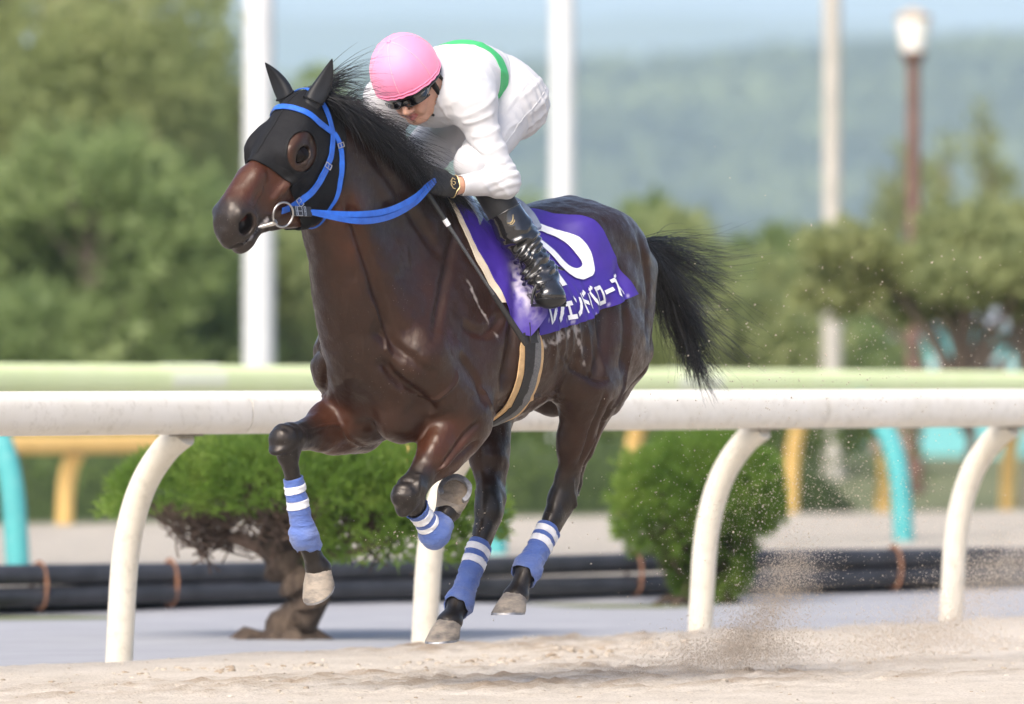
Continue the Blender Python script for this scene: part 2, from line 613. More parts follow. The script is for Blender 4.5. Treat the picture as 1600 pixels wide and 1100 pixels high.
# ---- grey weed sheet behind the rail
M_SHEET = mat('grey_weed_sheet', (.255, .258, .275), (.32, .322, .335), rough=.8, scale=1.6, bumpy=.4, bscale=5, bdist=.03, stretch=(1, 2.5, 1))
A2, B2 = np.linspace(-40, 80, 200), np.linspace(.10, -9.5, 40)
a2, b2 = np.meshgrid(A2, B2, indexing='ij')
W2 = RAIL0[:2] + a2[..., None] * RD[:2] + b2[..., None] * RP[:2]
zz = -.022 + .014 * vnoise(np.stack([a2.ravel() * 1.2, b2.ravel() * .9, a2.ravel() * 0], 1)) - .02 * np.clip(-b2.ravel() / 3, 0, 1)
V2 = np.concatenate([W2.reshape(-1, 2), zz[:, None]], 1)
nb2 = len(B2)
ia = np.arange(len(A2) - 1)[:, None] * nb2 + np.arange(nb2 - 1)[None, :]
Q2 = np.stack([ia, ia + 1, ia + nb2 + 1, ia + nb2], -1).reshape(-1, 4)
tag(link('weed_sheet', np_mesh('weed_sheet', V2, Q2), M_SHEET), kind='structure')

# ---- inner track behind the pipes
PD = unit((4.9, 4.3, 0)); PN_ = np.array((PD[1], -PD[0], 0)); PIPE0 = np.array((-2.31, 36.7, 0.))
M_SAND2 = sand_material('inner_track_sand', (.36, .33, .28), (.44, .40, .34), (.50, .46, .39))
V2, K2 = [], []
for i in range(60):
    for j in range(26):
        p = PIPE0 + PD * (-60 + i * 3.0) - PN_ * (.10 + j * .62)
        V2.append((p[0], p[1], -.002 + .012 * mnoise.noise(Vector((i * .9, j * .7, 0)))))
for i in range(59):
    for j in range(25):
        a = i * 26 + j
        K2.append((a, a + 26, a + 27, a + 1))
o = MB().add(V2, K2).build('inner_track', M_SAND2)
set_f(o.data, 'damp', np.zeros(len(o.data.vertices)))
tag(o, kind='structure')

# ---- far hills and mountains
def ridge(name, y0, depth, x0, x1, heights, rough, material, seed):
    nx, ny = 150, 22
    X = np.linspace(x0, x1, nx)
    hh = np.interp(np.linspace(0, 1, nx), np.linspace(0, 1, len(heights)), heights)
    V, Fc = [], []
    for j in range(ny):
        t = j / (ny - 1)
        prof = math.sin(min(1, t * 1.25) * math.pi / 2) if t < .8 else 1 - (t - .8) * 1.5
        for i in range(nx):
            w = Vector((X[i] / (x1 - x0) * 22, t * 4, seed))
            n = mnoise.fractal(w, 1.0, 2.0, 5)
            V.append((X[i], y0 + depth * t, -6 + (hh[i] + 6) * prof * (1 + rough * n)))
    for j in range(ny - 1):
        for i in range(nx - 1):
            a = j * nx + i
            Fc.append((a, a + 1, a + nx + 1, a + nx))
    return tag(MB().add(V, Fc).build(name, material), kind='structure')
M_HILL = mat('wooded_hill', (.035, .060, .025), (.085, .105, .045), rough=1.0, scale=.035, bumpy=1.0, bscale=.10, bdist=6, detail=8)
HILLX = np.linspace(-1400, 1700, 11); HILLH = np.array([74, 80, 86, 92, 104, 122, 140, 136, 144, 150, 154.])
ridge('hill', 2600, 900, -1400, 1700, list(HILLH), .16, M_HILL, 3.3)
M_MOUNT = mat('far_mountain', (.05, .07, .04), (.10, .11, .07), rough=1.0, scale=.004, detail=8)
ridge('mountain', 5600, 1500, -3000, 3400, [360, 330, 320, 300, 310, 300, 290, 310, 300, 305, 330], .05, M_MOUNT, 5.7)
# crowns of the wood that covers it, so that its outline and face are uneven
hv = []
for _ in range(2600):
    x = rng.uniform(-300, 320); t = rng.random() ** .8
    y = 2600 + 720 * t
    zt = -6 + (np.interp(x, HILLX, HILLH) + 6) * math.sin(min(1, t * 1.25) * math.pi / 2)
    d = rng.normal(size=(26, 3)); d /= np.linalg.norm(d, axis=1, keepdims=True)
    hv.append(np.array((x, y, zt + 3.0)) + d * rng.uniform(3, 8) * np.array((1, 1, 1.1)))
hv = np.concatenate(hv)
M_HILLWOOD = mat('far_woodland', (.008, .022, .010), (.19, .23, .085), rough=1.0, scale=.018, detail=6)
nq = len(hv)
D = rng.normal(size=(nq, 3)); D /= np.linalg.norm(D, axis=1, keepdims=True)
S_ = np.cross(D, rng.normal(size=(nq, 3))); S_ /= np.linalg.norm(S_, axis=1, keepdims=True)
Vq = np.stack([hv - D * 3, hv + S_ * 2.6, hv + D * 3, hv - S_ * 2.6], 1).reshape(-1, 3)
tag(link('hillside_wood', np_mesh('hillside_wood', Vq, np.arange(nq * 4).reshape(-1, 4)), M_HILLWOOD, smooth=False), 'far off wood covering the hazy hill', 'woodland', kind='stuff')

# ================================================================ running rails
def enamel(name, c1, c2, dirt=(.42, .38, .30)):
    m, nt, b = new_mat(name)
    n = noise_node(nt, 6, 5); r = ramp(nt, n.outputs['Fac'], [(.35, c1), (.75, c2)])
    n2 = noise_node(nt, 22, 6, .7); r2 = ramp(nt, n2.outputs['Fac'], [(.52, 0.0), (.74, .6)])
    mx = nt.nodes.new('ShaderNodeMixRGB'); nt.links.new(r2.outputs['Color'], mx.inputs['Fac'])
    nt.links.new(r.outputs['Color'], mx.inputs['Color1']); mx.inputs['Color2'].default_value = dirt + (1,)
    nt.links.new(mx.outputs['Color'], b.inputs['Base Color'])
    b.inputs['Roughness'].default_value = .55
    b.inputs['Specular IOR Level'].default_value = .3
    bump(nt, b, n2.outputs['Fac'], .1, .003)
    return m
M_RAILW = enamel('cream_white_enamel', (.74, .71, .645), (.69, .655, .575))
M_POSTW = enamel('cream_post_enamel', (.70, .655, .55), (.65, .595, .48))
M_RAILG = enamel('pale_green_enamel', (.66, .74, .42), (.62, .71, .37), (.62, .68, .45))
M_TEAL = enamel('teal_enamel', (.075, .35, .355), (.065, .31, .32), (.2, .42, .42))
M_YELLOW = enamel('yellow_enamel', (.72, .48, .17), (.66, .43, .14), (.5, .36, .18))
M_SLEEVE = enamel('pale_sleeve_enamel', (.72, .76, .58), (.68, .72, .52), (.6, .64, .46))
M_SEAMD = mat('dark_joint', (.25, .22, .18), (.16, .14, .11), rough=.8, scale=40)

def rail_thing(name, label, origin, d, perp, z, r, a0, a1, seg, joints, posts, reach, mrail, mpost, prad, zdrop=0.0, ncol=None, white=None):
    root = empty(name, tuple(origin))
    tag(root, label, 'running rail')
    O = np.zeros(3)
    def pt(a, b, zz): return O + d * a + perp * b + np.array((0, 0, zz))
    cuts = [a0] + [j for j in joints if a0 < j < a1] + [a1]
    for s0, s1 in zip(cuts, cuts[1:]):
        n = max(2, int((s1 - s0) / 1.0))
        P = [pt(s0 + .003 + (s1 - s0 - .006) * k / n, reach, z - zdrop * (s0 + (s1 - s0) * k / n)) for k in range(n + 1)]
        # slightly squared tube
        V, Fc = [], []
        K = 28
        for p in P:
            for k in range(K):
                th = 2 * math.pi * k / K
                c, s = math.cos(th), math.sin(th)
                q = 2 / 2.6
                V.append(p + perp * (r * math.copysign(abs(c) ** q, c)) + np.array((0, 0, r * math.copysign(abs(s) ** q, s))))
        for i in range(n):
            for k in range(K):
                Fc.append((i * K + k, i * K + (k + 1) % K, (i + 1) * K + (k + 1) % K, (i + 1) * K + k))
        Fc += [tuple(range(K)), tuple(n * K + k for k in range(K - 1, -1, -1))]
        MB().add(V, Fc).build('rail_tube', mrail, root)
    for j in joints:
        if a0 < j < a1:
            p = pt(j, reach, z - zdrop * j)
            MB().tube([p - d * .006, p + d * .006], r * .985, 24).build('joint', M_SEAMD, root)
    if white:
        for j in white:
            p = pt(j, reach, z - zdrop * j)
            MB().tube([p - d * .26, p + d * .26], r * 1.06, 24).build('sleeve', M_SLEEVE, root)
    zr = z - r * .95
    for a in posts:
        zz = zr - zdrop * a
        path = [(0, -.06), (.012, .15), (.030, .36), (.065, .52), (.125, .655), (.215, .765), (.300, .825)]
        hs = zz / .825
        sgn = 1 if reach > 0 else -1
        P = catmull([pt(a, sgn * o * abs(reach) / .31, h * hs if h > 0 else h) for o, h in path], 5)
        pm = MB().tube(P, prad, 16, up=tuple(d)).build('post', mpost, root)
        p = pt(a, reach, zz)
        MB().box(tuple(p), (.14, .05, .02), math.atan2(d[1], d[0])).build('bracket', M_SEAMD, pm)
    return root

rail_thing('white_running_rail', 'cream white running rail on curved posts right behind the horse', RAIL0, RD, RP, .90, .079, -9.6, 24.0, 3.82,
           [-7.5, -3.6, .30, 4.18, 8.05, 11.9, 15.8, 19.6], [k * 1.91 for k in range(-4, 12)], .31, M_RAILW, M_POSTW, .051)
GD = unit((5.99, 9.0, 0)); GP = np.array((GD[1], -GD[0], 0))
GR0 = np.array((-2.62, 43.6, 0.))
rail_thing('green_running_rail', 'pale green running rail with white sleeves on teal posts', GR0, GD, GP, 1.02, .085, -6, 30, 3.3,
           [], [-4.65, -.05, 4.57, 9.2, 13.8], -.40, M_RAILG, M_TEAL, .066, .0036, white=[2.05, 7.3, 12.6])
YR0 = np.array((-3.12, 56.6, 0.))
rail_thing('yellow_running_rail', 'low yellow rail ending behind the trained bush at the left', YR0, unit((.62, .78, 0)), np.array((.78, -.62, 0)), .56, .064, -5, 1.1, 3,
           [], [-1.8, .0], .12, M_YELLOW, M_YELLOW, .062)
YR1 = np.array((-2.0, 57.5, 0.))
rail_thing('yellow_running_rail', 'yellow rail with curved posts seen below the white rail at the right', YR1, unit((4.9, 6.0, 0)), unit((6.0, -4.9, 0)), .88, .064, 1.0, 16, 3,
           [], [2.0, 4.55, 6.55, 7.75, 9.4], .22, M_YELLOW, M_YELLOW, .062)

# ================================================================ black drain pipes with rusty ties
M_PIPE = mat('black_plastic_pipe', (.016, .017, .020), (.035, .036, .042), rough=.45, scale=9, bumpy=.2, bscale=30, bdist=.004)
M_RUST = mat('rusty_strap', (.23, .105, .055), (.15, .075, .045), rough=.85, scale=40)
for k, (zc, off, lab) in enumerate(((.033, 0.0, 'lower long black drain pipe lying behind the rail'), (.128, -.008, 'upper long black drain pipe stacked on the lower one'))):
    P = [PIPE0 + PD * t + PN_ * (off + .012 * math.sin(t * .9 + k)) + np.array((0, 0, zc + .006 * math.sin(t * 1.3 + k * 2))) for t in np.linspace(-6, 16, 60)]
    o = MB().tube(P, .0475, 20).build('drain_pipe', M_PIPE)
    tag(o, lab, 'pipe', 'stacked drain pipes')
for t in (.22, .98, 3.86, 5.6, 7.2, -.9):
    p = PIPE0 + PD * t
    loop = [p + PN_ * (.055 * math.cos(a)) + np.array((0, 0, .082 + .105 * math.sin(a))) for a in np.linspace(0, 2 * math.pi, 22)]
    o = MB().tube(loop, .012, 6, caps=False, flat=.5, up=tuple(PD)).build('pipe_tie', M_RUST)
    n_ = ['first', 'second', 'third', 'fourth', 'fifth', 'sixth'][sorted((.22, .98, 3.86, 5.6, 7.2, -.9)).index(t)]
    tag(o, 'rusty strap tied round the black pipes, %s from the left' % n_, 'strap', 'rusty straps round the pipes')

# ================================================================ foliage
def leaf_mat(name, c1, c2, c3, scale=3.0):
    m, nt, b = new_mat(name)
    n = noise_node(nt, scale, 5, .65)
    r = ramp(nt, n.outputs['Fac'], [(.28, c1), (.5, c2), (.72, c3)])
    nt.links.new(r.outputs['Color'], b.inputs['Base Color'])
    b.inputs['Roughness'].default_value = .55
    b.inputs['Specular IOR Level'].default_value = .3
    tr = nt.nodes.new('ShaderNodeBsdfTranslucent'); nt.links.new(r.outputs['Color'], tr.inputs['Color'])
    mix = nt.nodes.new('ShaderNodeMixShader'); mix.inputs['Fac'].default_value = .58
    nt.links.new(b.outputs['BSDF'], mix.inputs[1]); nt.links.new(tr.outputs['BSDF'], mix.inputs[2])
    nt.links.new(mix.outputs['Shader'], nt.nodes['Material Output'].inputs['Surface'])
    return m
def leaves(P, size, name, material, parent, aspect=1.6, up=.3):
    """one small bent quad per point"""
    n = len(P)
    D = rng.normal(size=(n, 3)); D[:, 2] += up
    D /= np.linalg.norm(D, axis=1, keepdims=True)
    S = np.cross(D, rng.normal(size=(n, 3))); S /= np.linalg.norm(S, axis=1, keepdims=True) + 1e-9
    s = (size * (.6 + .8 * rng.random(n)))[:, None]
    V = np.stack([P - S * s / aspect * .5, P + D * s * .5 - S * s / aspect * .1 , P + D * s, P + D * s * .45 + S * s / aspect * .6], 1).reshape(-1, 3)
    Q = np.arange(n * 4).reshape(-1, 4)
    return link(name, np_mesh(name, V, Q), material, parent, smooth=False)
def crown_points(blobs, n):
    """points spread through lumpy crown volumes, thinned by noise so that gaps open"""
    out = []
    w = np.array([b[3] * b[4] * b[5] for b in blobs]); w /= w.sum()
    for b, k in zip(blobs, (w * n * 1.7).astype(int)):
        d = rng.normal(size=(k, 3)); d /= np.linalg.norm(d, axis=1, keepdims=True)
        r = rng.random(k) ** .45
        p = np.array(b[:3]) + d * r[:, None] * np.array(b[3:6])
        keep = vnoise(p * (2.2 / max(b[3:6]) * 1.4) + b[0]) + .45 * vnoise(p * (6 / max(b[3:6]))) > -.30
        out.append(p[keep])
    return np.concatenate(out)
M_BARK = mat('grey_brown_bark', (.115, .085, .065), (.20, .165, .13), rough=.95, scale=7, bumpy=1.0, bscale=18, bdist=.03, stretch=(1, 1, .3))
LM = [leaf_mat('yellow_green_leaf', (.22, .275, .11), (.33, .375, .155), (.43, .45, .215), .6),
      leaf_mat('mid_green_leaf', (.165, .235, .09), (.255, .33, .125), (.34, .395, .17), .6),
      leaf_mat('pine_green_leaf', (.20, .24, .10), (.31, .345, .145), (.41, .43, .20), .8)]
def tree(name, label, X, Y, h, cr, kind, blobs, n, leaf=.21, cat='tree', group='trees behind the tracks'):
    root = empty(name, (X, Y, -.05))
    tag(root, label, cat, group)
    t = MB()
    t.tube([(0, 0, 0), (.03 * h, .02 * h, h * .25), (-.02 * h, .0, h * .55), (.01 * h, 0, h * .85)], [.022 * h, .018 * h, .013 * h, .005 * h], 10)
    t.build('trunk', M_BARK, root)
    l = MB()
    for b in blobs:
        z0 = h * (.25 + .25 * rng.random())
        l.tube([(0, 0, z0), (b[0] * .45, b[1] * .45, z0 + (b[2] - z0) * .6), (b[0] * .9, b[1] * .9, b[2])], [.016 * h, .011 * h, .003 * h], 7)
    l.build('limbs', M_BARK, root)
    P = crown_points(blobs, n)
    leaves(P, leaf, 'crown', LM[kind], root)
    return root
def auto_blobs(h, cr, k, low=.25, sx=1.0):
    out = []
    for i in range(k):
        t = (i + .5) / k
        zz = h * (low + (1 - low) * t)
        ww = cr * math.sin(math.pi * (.18 + .74 * t)) ** .8
        a = rng.random() * 6.283
        q = ww * .75
        out.append((math.cos(a) * ww * .65 * sx, math.sin(a) * ww * .65, zz - .1 * h, q * sx * (.7 + .4 * rng.random()), q, q * (.55 + .35 * rng.random())))
    return out
def px_at(px, Y): return (px - 800) / 12690.0 * Y
T = [  # image column it grows at, distance, height, crown radius, kind, clumps, leaves, label
    (40, 92, 8.2, 2.5, 0, 16, 6500, 'tall yellow green leafy tree at the far left edge'),
    (215, 96, 6.6, 1.5, 0, 10, 3600, 'leafy tree just right of the tallest one at the left'),
    (150, 86, 4.0, 1.7, 1, 9, 3600, 'lower bushy green tree in front of the tall left trees'),
    (330, 88, 3.2, 1.2, 0, 8, 2600, 'short light green tree left of the thick white mast'),
    (505, 104, 5.6, 1.3, 1, 9, 1500, 'loose crowned tree behind the horse head and white mast'),
    (455, 90, 3.0, 1.3, 1, 8, 2800, 'low tree just right of the thick white mast'),
    (585, 98, 4.0, 1.3, 0, 8, 2400, 'green tree showing behind the horse mane and jockey'),
    (840, 96, 3.4, 1.4, 1, 8, 2600, 'green tree behind the jockey boot beside the second pole'),
    (960, 92, 3.2, 1.3, 1, 8, 2800, 'green tree above the horse croup'),
    (1080, 90, 3.05, 1.5, 0, 9, 3200, 'light green tree between croup and third pole'),
    (1200, 94, 2.9, 1.4, 1, 9, 3200, 'bushy green tree left of the beige third pole'),
]
for px, Y, h, cr, kd, nb_, nl, lab in T:
    tree('leafy_tree', lab, px_at(px, Y), Y, h, cr, kd, auto_blobs(h, cr, int(nb_ * 1.4), .12), int(nl * 3.2))
for px, Y, h, cr, lab in ((1505, 64, 2.45, .92, 'spreading pine in front of the teal shed at the right'), (1605, 68, 2.6, .9, 'pine at the right edge beside the spreading one')):
    blobs = []
    for k in range(16):
        a = rng.random() * 6.28; w = cr * (.25 + .85 * rng.random())
        blobs.append((math.cos(a) * w * 1.15, math.sin(a) * w, h * (.66 + .26 * rng.random()), .40, .36, .17))
    tree('pine_tree', lab, px_at(px, Y), Y, h, cr, 2, blobs, 9000, .13, group='pines at the right')
for px, Y, h, lab in ((1395, 128, 4.6, 'slim conifer left of the brown lamp post'), (1475, 132, 4.9, 'slim conifer right behind the lamp post'), (1545, 126, 5.2, 'tallest conifer near the right edge')):
    blobs = [(rng.normal() * .12, rng.normal() * .12, h * (.12 + .86 * k / 9), (1.15 - k * .105), (1.15 - k * .105), .34) for k in range(10)]
    tree('conifer_tree', lab, px_at(px, Y), Y, h, 1.2, 2, blobs, 3600, .2, group='conifers on the skyline')

# ---- clipped hedge along the inner track
LMH = leaf_mat('hedge_leaf', (.065, .11, .03), (.13, .20, .055), (.21, .28, .085), 1.4)
M_TWIG = mat('green_twigs', (.055, .085, .03), (.10, .14, .05), rough=1, scale=8)
HD0 = PIPE0 - PN_ * 17.2
def hedge(a0, a1, h, w, label, n):
    c = HD0 + PD * ((a0 + a1) / 2)
    root = empty('clipped_hedge', tuple(c))
    tag(root, label, 'hedge', 'hedges along the inner track')
    L = (a1 - a0) / 2
    V, Fc = [], []
    for i in range(25):
        for j in range(13):
            t = -1 + 2 * i / 24; s = j / 12 * math.pi
            k = (1 - abs(t) ** 8) * (.92 + .1 * mnoise.noise(Vector((t * L * 2, s * 2, a0))))
            p = PD * (t * L * .97) + PN_ * (math.cos(s) * w * .36 * k)
            V.append((p[0], p[1], -.06 + max(.02, math.sin(s)) ** .6 * h * .74 * k))
    for i in range(24):
        for j in range(12):
            a = i * 13 + j
            Fc.append((a, a + 1, a + 14, a + 13))
    MB().add(V, Fc).build('twig_mass', M_TWIG, root)
    t = rng.uniform(-1, 1, n); s = rng.uniform(0, math.pi, n); rr = .86 + .2 * rng.random(n)
    P = PD[None, :] * (t * L)[:, None] + PN_[None, :] * (np.cos(s) * w * .5 * rr)[:, None]
    P[:, 2] = np.maximum(np.sin(s), .02) ** .6 * h * rr
    leaves(P, .07, 'foliage', LMH, root)
hedge(-8, 3.4, .92, 1.2, 'clipped hedge behind the yellow rail at the left', 15000)
hedge(3.3, 8.4, .86, 1.2, 'clipped hedge behind the horse legs', 10000)
hedge(8.3, 11.5, .80, 1.2, 'clipped hedge between the round bush and the teal post', 9000)
hedge(11.4, 22, .88, 1.2, 'clipped hedge at the far right under the white rail', 14000)

# ---- trained yews right behind the white rail
LY = leaf_mat('yew_green', (.07, .14, .02), (.17, .28, .045), (.32, .42, .09), 5.0)
M_TRUNK = mat('gnarled_bark', (.035, .022, .015), (.10, .072, .05), rough=.95, scale=22, bumpy=1.0, bscale=40, bdist=.02, stretch=(1, 1, .4))
M_DEAD = mat('bare_twigs', (.075, .048, .034), (.14, .095, .07), rough=1, scale=30)
def tufts(P, N_, ln, name, parent, material, per=7, rad=.0022):
    """needle sprays: a few short blades fanning from each point"""
    n = len(P) * per
    base = np.repeat(P, per, 0) + rng.normal(size=(n, 3)) * .006
    D = np.repeat(N_, per, 0) + rng.normal(size=(n, 3)) * .55 + np.array((0, 0, .45))
    D /= np.linalg.norm(D, axis=1, keepdims=True)
    S = np.cross(D, rng.normal(size=(n, 3))); S /= np.linalg.norm(S, axis=1, keepdims=True) + 1e-9
    l = (ln * (.5 + .8 * rng.random(n)))[:, None]
    V = np.stack([base - S * rad, base + S * rad, base + D * l * .55 + S * rad * 2.0, base + D * l], 1).reshape(-1, 3)
    return link(name, np_mesh(name, V, np.arange(n * 4).reshape(-1, 4)), material, parent, smooth=False)
def trained_bush(label, X, Y, pads, base, trunk_path, trunk_r, skirt, n, seed):
    root = empty('trained_yew', (X, Y, -.04))
    tag(root, label, 'bush', 'trained yews behind the white rail')
    if trunk_path:
        t = MB()
        t.tube([tuple(p) for p in catmull(trunk_path, 5)], [trunk_r * (1 + .25 * math.sin(i * 1.9) + .18 * math.sin(i * 4.3)) * (1.35 if i < 3 else 1) for i in range((len(trunk_path) - 1) * 5 + 1)], 14, up=(0, 1, 0))
        for k in range(5):
            a = k * 1.3 + seed
            t.tube([trunk_path[0], (trunk_path[0][0] + math.cos(a) * .16, trunk_path[0][1] + math.sin(a) * .1, .02), (trunk_path[0][0] + math.cos(a) * .26, trunk_path[0][1] + math.sin(a) * .15, -.03)], [trunk_r * .7, trunk_r * .45, trunk_r * .2], 8)
        t.build('trunk', M_TRUNK, root)
    br = MB()
    P, Nn = [], []
    for cx, cy, cz, rx, ry, rz in pads:
        st = trunk_path[-2] if trunk_path else (0, 0, .1)
        mid = ((st[0] + cx) / 2 + .05 * rng.normal(), (st[1] + cy) / 2, (st[2] + cz) / 2 - .03)
        br.tube([st, mid, (cx, cy, cz)], [trunk_r * .55 if trunk_path else .03, .018, .006], 7)
        d = rng.normal(size=(n, 3)); d /= np.linalg.norm(d, axis=1, keepdims=True)
        d = d[d[:, 2] > skirt]
        lump = 1 + .17 * vnoise(d * 3.2 + cx * 9 + seed) + .08 * vnoise(d * 7.5 + seed)
        k = (.84 + .2 * rng.random(len(d)))
        P.append(np.array((cx, cy, cz)) + d * np.array((rx, ry, rz)) * (lump * k)[:, None]); Nn.append(d)
    br.build('branches', M_DEAD, root)
    P, Nn = np.concatenate(P), np.concatenate(Nn)
    tufts(P, Nn, .045, 'foliage', root, LY)
    # bare inner twigs under the pads
    tw = []
    for cx, cy, cz, rx, ry, rz in pads[:4]:
        for _ in range(170):
            a = rng.random() * 6.28; r = math.sqrt(rng.random())
            e = np.array((cx + math.cos(a) * rx * .92 * r, cy + math.sin(a) * ry * .92 * r, cz - rz * (.0 + .18 * rng.random()) * (1.1 - r * .6)))
            s0 = np.array((cx * .8, cy * .8, cz - rz * .75)) + rng.normal(size=3) * .06
            tt = np.linspace(0, 1, 6)[:, None]
            tw.append(s0 * (1 - tt) + e * tt + np.array((0, 0, -.05)) * tt * (1 - tt) + rng.normal(size=(6, 3)) * .012)
    strands(tw, .0045, 'bare_twigs', root, M_DEAD)
    return root
def sx(px, Y): return (px - 800) / 12690.0 * Y
trained_bush('wide cloud pruned yew with gnarled trunk behind the left rail posts', sx(425, 33.0), 33.0,
             [(-.30, .05, .58, .36, .34, .21), (.10, -.05, .60, .42, .36, .22), (.52, .05, .60, .34, .30, .22), (.0, .15, .66, .40, .3, .16), (.48, -.12, .40, .30, .2, .26), (.68, .0, .50, .24, .22, .24)], None,
             [(.02, 0, -.04), (.06, .02, .06), (.15, .0, .14), (.10, -.03, .25), (.02, 0, .36), (.06, .02, .52)], .080, -.32, 1500, 1.3)
trained_bush('round green yew bush narrowing to the ground beside the third white post', sx(1095, 38.5), 38.5,
             [(0, 0, .56, .38, .38, .25), (-.12, 0, .44, .27, .3, .28), (.04, .05, .24, .20, .2, .26), (.14, -.05, .52, .24, .28, .24)], None,
             [(0, 0, -.04), (.02, 0, .08), (0, 0, .2), (0, 0, .4)], .045, -.75, 1700, 4.1)

# ================================================================ poles and lamp
M_POLEW = mat('white_painted_steel', (.60, .61, .62), (.55, .56, .57), rough=.5, scale=3)
M_POLEB = mat('beige_concrete_pole', (.46, .43, .38), (.38, .36, .32), rough=.8, scale=4)
M_BROWN = mat('brown_paint', (.16, .085, .065), (.12, .065, .05), rough=.6, scale=5)
def pole(px, Y, r, h, m, label):
    root = empty('light_mast', (sx(px, Y), Y, -.05))
    tag(root, label, 'pole', 'tall masts behind the tracks')
    MB().tube([(0, 0, 0), (0, 0, h * .5), (0, 0, h)], [r, r * .94, r * .85], 20).build('shaft', m, root)
    MB().tube([(0, 0, 0), (0, 0, .04)], r * 1.7, 20).build('base_plate', m, root)
    MB().tube([(0, 0, .04), (0, 0, .35)], [r * 1.25, r * 1.12], 20).build('collar', m, root)
    return root
pole(405, 70, .135, 13, M_POLEW, 'thick white mast behind the horse head')
pole(879, 84, .135, 14, M_POLEW, 'pale white mast rising behind the horse croup')
pole(1300, 86, .10, 14, M_POLEB, 'thin beige mast left of the brown lamp post')
M_LAMPGLASS, _nt, _b = new_mat('opal_lamp_glass')
_b.inputs['Base Color'].default_value = (.85, .84, .80, 1); _b.inputs['Roughness'].default_value = .3; _b.inputs['Subsurface Weight'].default_value = .3
lp = empty('lamp_post', (sx(1427, 75), 75, -.05))
tag(lp, 'brown lamp post with a white lantern at the upper right', 'lamp post')
MB().tube([(0, 0, 0), (0, 0, .3), (0, 0, .31), (0, 0, 4.0)], [.11, .10, .068, .062], 16).build('post', M_BROWN, lp)
MB().tube([(0, 0, 3.98), (0, 0, 4.02), (0, 0, 4.08)], [.07, .11, .12], 16).build('lantern_seat', M_BROWN, lp)
MB().tube([(0, 0, 4.08), (0, 0, 4.12), (0, 0, 4.36), (0, 0, 4.38)], [.10, .115, .165, .14], 20).build('lantern', M_LAMPGLASS, lp)
MB().tube([(0, 0, 4.38), (0, 0, 4.41), (0, 0, 4.46), (0, 0, 4.49)], [.17, .175, .09, .02], 20).build('lantern_cap', mat('pale_bronze_cap', (.45, .38, .30), (.38, .32, .25), rough=.5, scale=10), lp)

# ================================================================ low teal sheds behind the pines
M_TEALW = mat('teal_cladding', (.16, .46, .47), (.13, .40, .42), rough=.6, scale=2)
M_WALLW = mat('off_white_cladding', (.62, .62, .60), (.54, .54, .53), rough=.7, scale=2)
M_PINKW = mat('brick_pink_cladding', (.45, .30, .26), (.38, .26, .23), rough=.8, scale=3)
M_ROOFG = mat('grey_sheet_roof', (.30, .32, .33), (.24, .26, .27), rough=.5, scale=3)
M_DARKG, _nt, _b = new_mat('dark_window_glass')
_b.inputs['Base Color'].default_value = (.03, .035, .04, 1); _b.inputs['Roughness'].default_value = .08
def shed(px, Y, w, h, m, label, windows):
    root = empty('stable_shed', (sx(px, Y), Y, -.05))
    tag(root, label, 'shed', 'low sheds behind the pines')
    MB().box((0, 0, h / 2), (w, 2.4, h)).build('wall', m, root, smooth=False)
    MB().add([(-w / 2 - .1, -1.4, h), (w / 2 + .1, -1.4, h), (w / 2 + .1, 1.4, h), (-w / 2 - .1, 1.4, h), (-w / 2 - .1, 0, h + .28), (w / 2 + .1, 0, h + .28)],
             [(0, 1, 5, 4), (2, 3, 4, 5), (0, 4, 3), (1, 2, 5), (3, 2, 1, 0)]).build('roof', M_ROOFG, root, smooth=False)
    for x in windows:
        f = MB().box((x, -1.21, h * .62), (.46, .04, .5)).build('window', M_WALLW, root, smooth=False)
        MB().box((x, -1.235, h * .62), (.36, .02, .40)).build('pane', M_DARKG, f, smooth=False)
    d = MB().box((w * .36, -1.21, h * .42), (.55, .04, h * .82)).build('door', M_WALLW, root, smooth=False)
    MB().tube([(w * .36 - .2, -1.26, h * .42), (w * .36 - .2, -1.26, h * .42 + .1)], .012, 6).build('handle', M_ROOFG, d)
shed(1345, 118, 1.25, 1.55, M_TEALW, 'small teal shed nearest the beige mast', [-.2])
shed(1405, 116, .8, 1.35, M_PINKW, 'small pink brick shed between the teal sheds', [-.1])
shed(1545, 112, 2.1, 1.75, M_TEALW, 'larger teal shed at the right edge', [-.6, 0.0])

# ================================================================ belt of wood far behind the trees, one mass
k_ = 26000
bx_ = rng.uniform(-75, 80, k_); by_ = 150 + rng.random(k_) * 22
top_ = 2.9 + 1.5 * vnoise(np.stack([bx_ * .22, bx_ * 0 + 3, by_ * 0], 1)) + .7 * vnoise(np.stack([bx_ * .8, by_ * .1, bx_ * 0], 1)) + 1.2 * np.clip((-bx_ - 6) / 3, 0, 1)
WP = np.stack([bx_, by_, np.maximum(.05, top_ * rng.random(k_) ** .6)], 1)
o = leaves(WP, .62, 'distant_wood', LM[1], None)
tag(o, 'far belt of blurred green wood closing the view behind the trees', 'woodland', kind='stuff')

# ================================================================ the horse (x forward, y to its left, z up)
HORSE = Matrix.Translation((-0.117, 27.0, 0)) @ Matrix.Rotation(R(235), 4, 'Z')

# head frame: a poll to muzzle, b left, d towards the front of the face
HP = np.array((0.952, 0.0, 1.935))
_M = Matrix.Rotation(R(-5), 3, 'Z') @ Matrix.Rotation(R(40.5), 3, 'Y') @ Matrix.Rotation(R(-6), 3, 'X')
HA, HB, HD = (np.array(_M @ Vector(v)) for v in ((1, 0, 0), (0, 1, 0), (0, 0, 1)))
def am(a):
    return a if a < .28 else .28 + (a - .28) * .91
def hd(a, b, d):
    a = am(a)
    return HP + HA * a + HB * b + HD * d

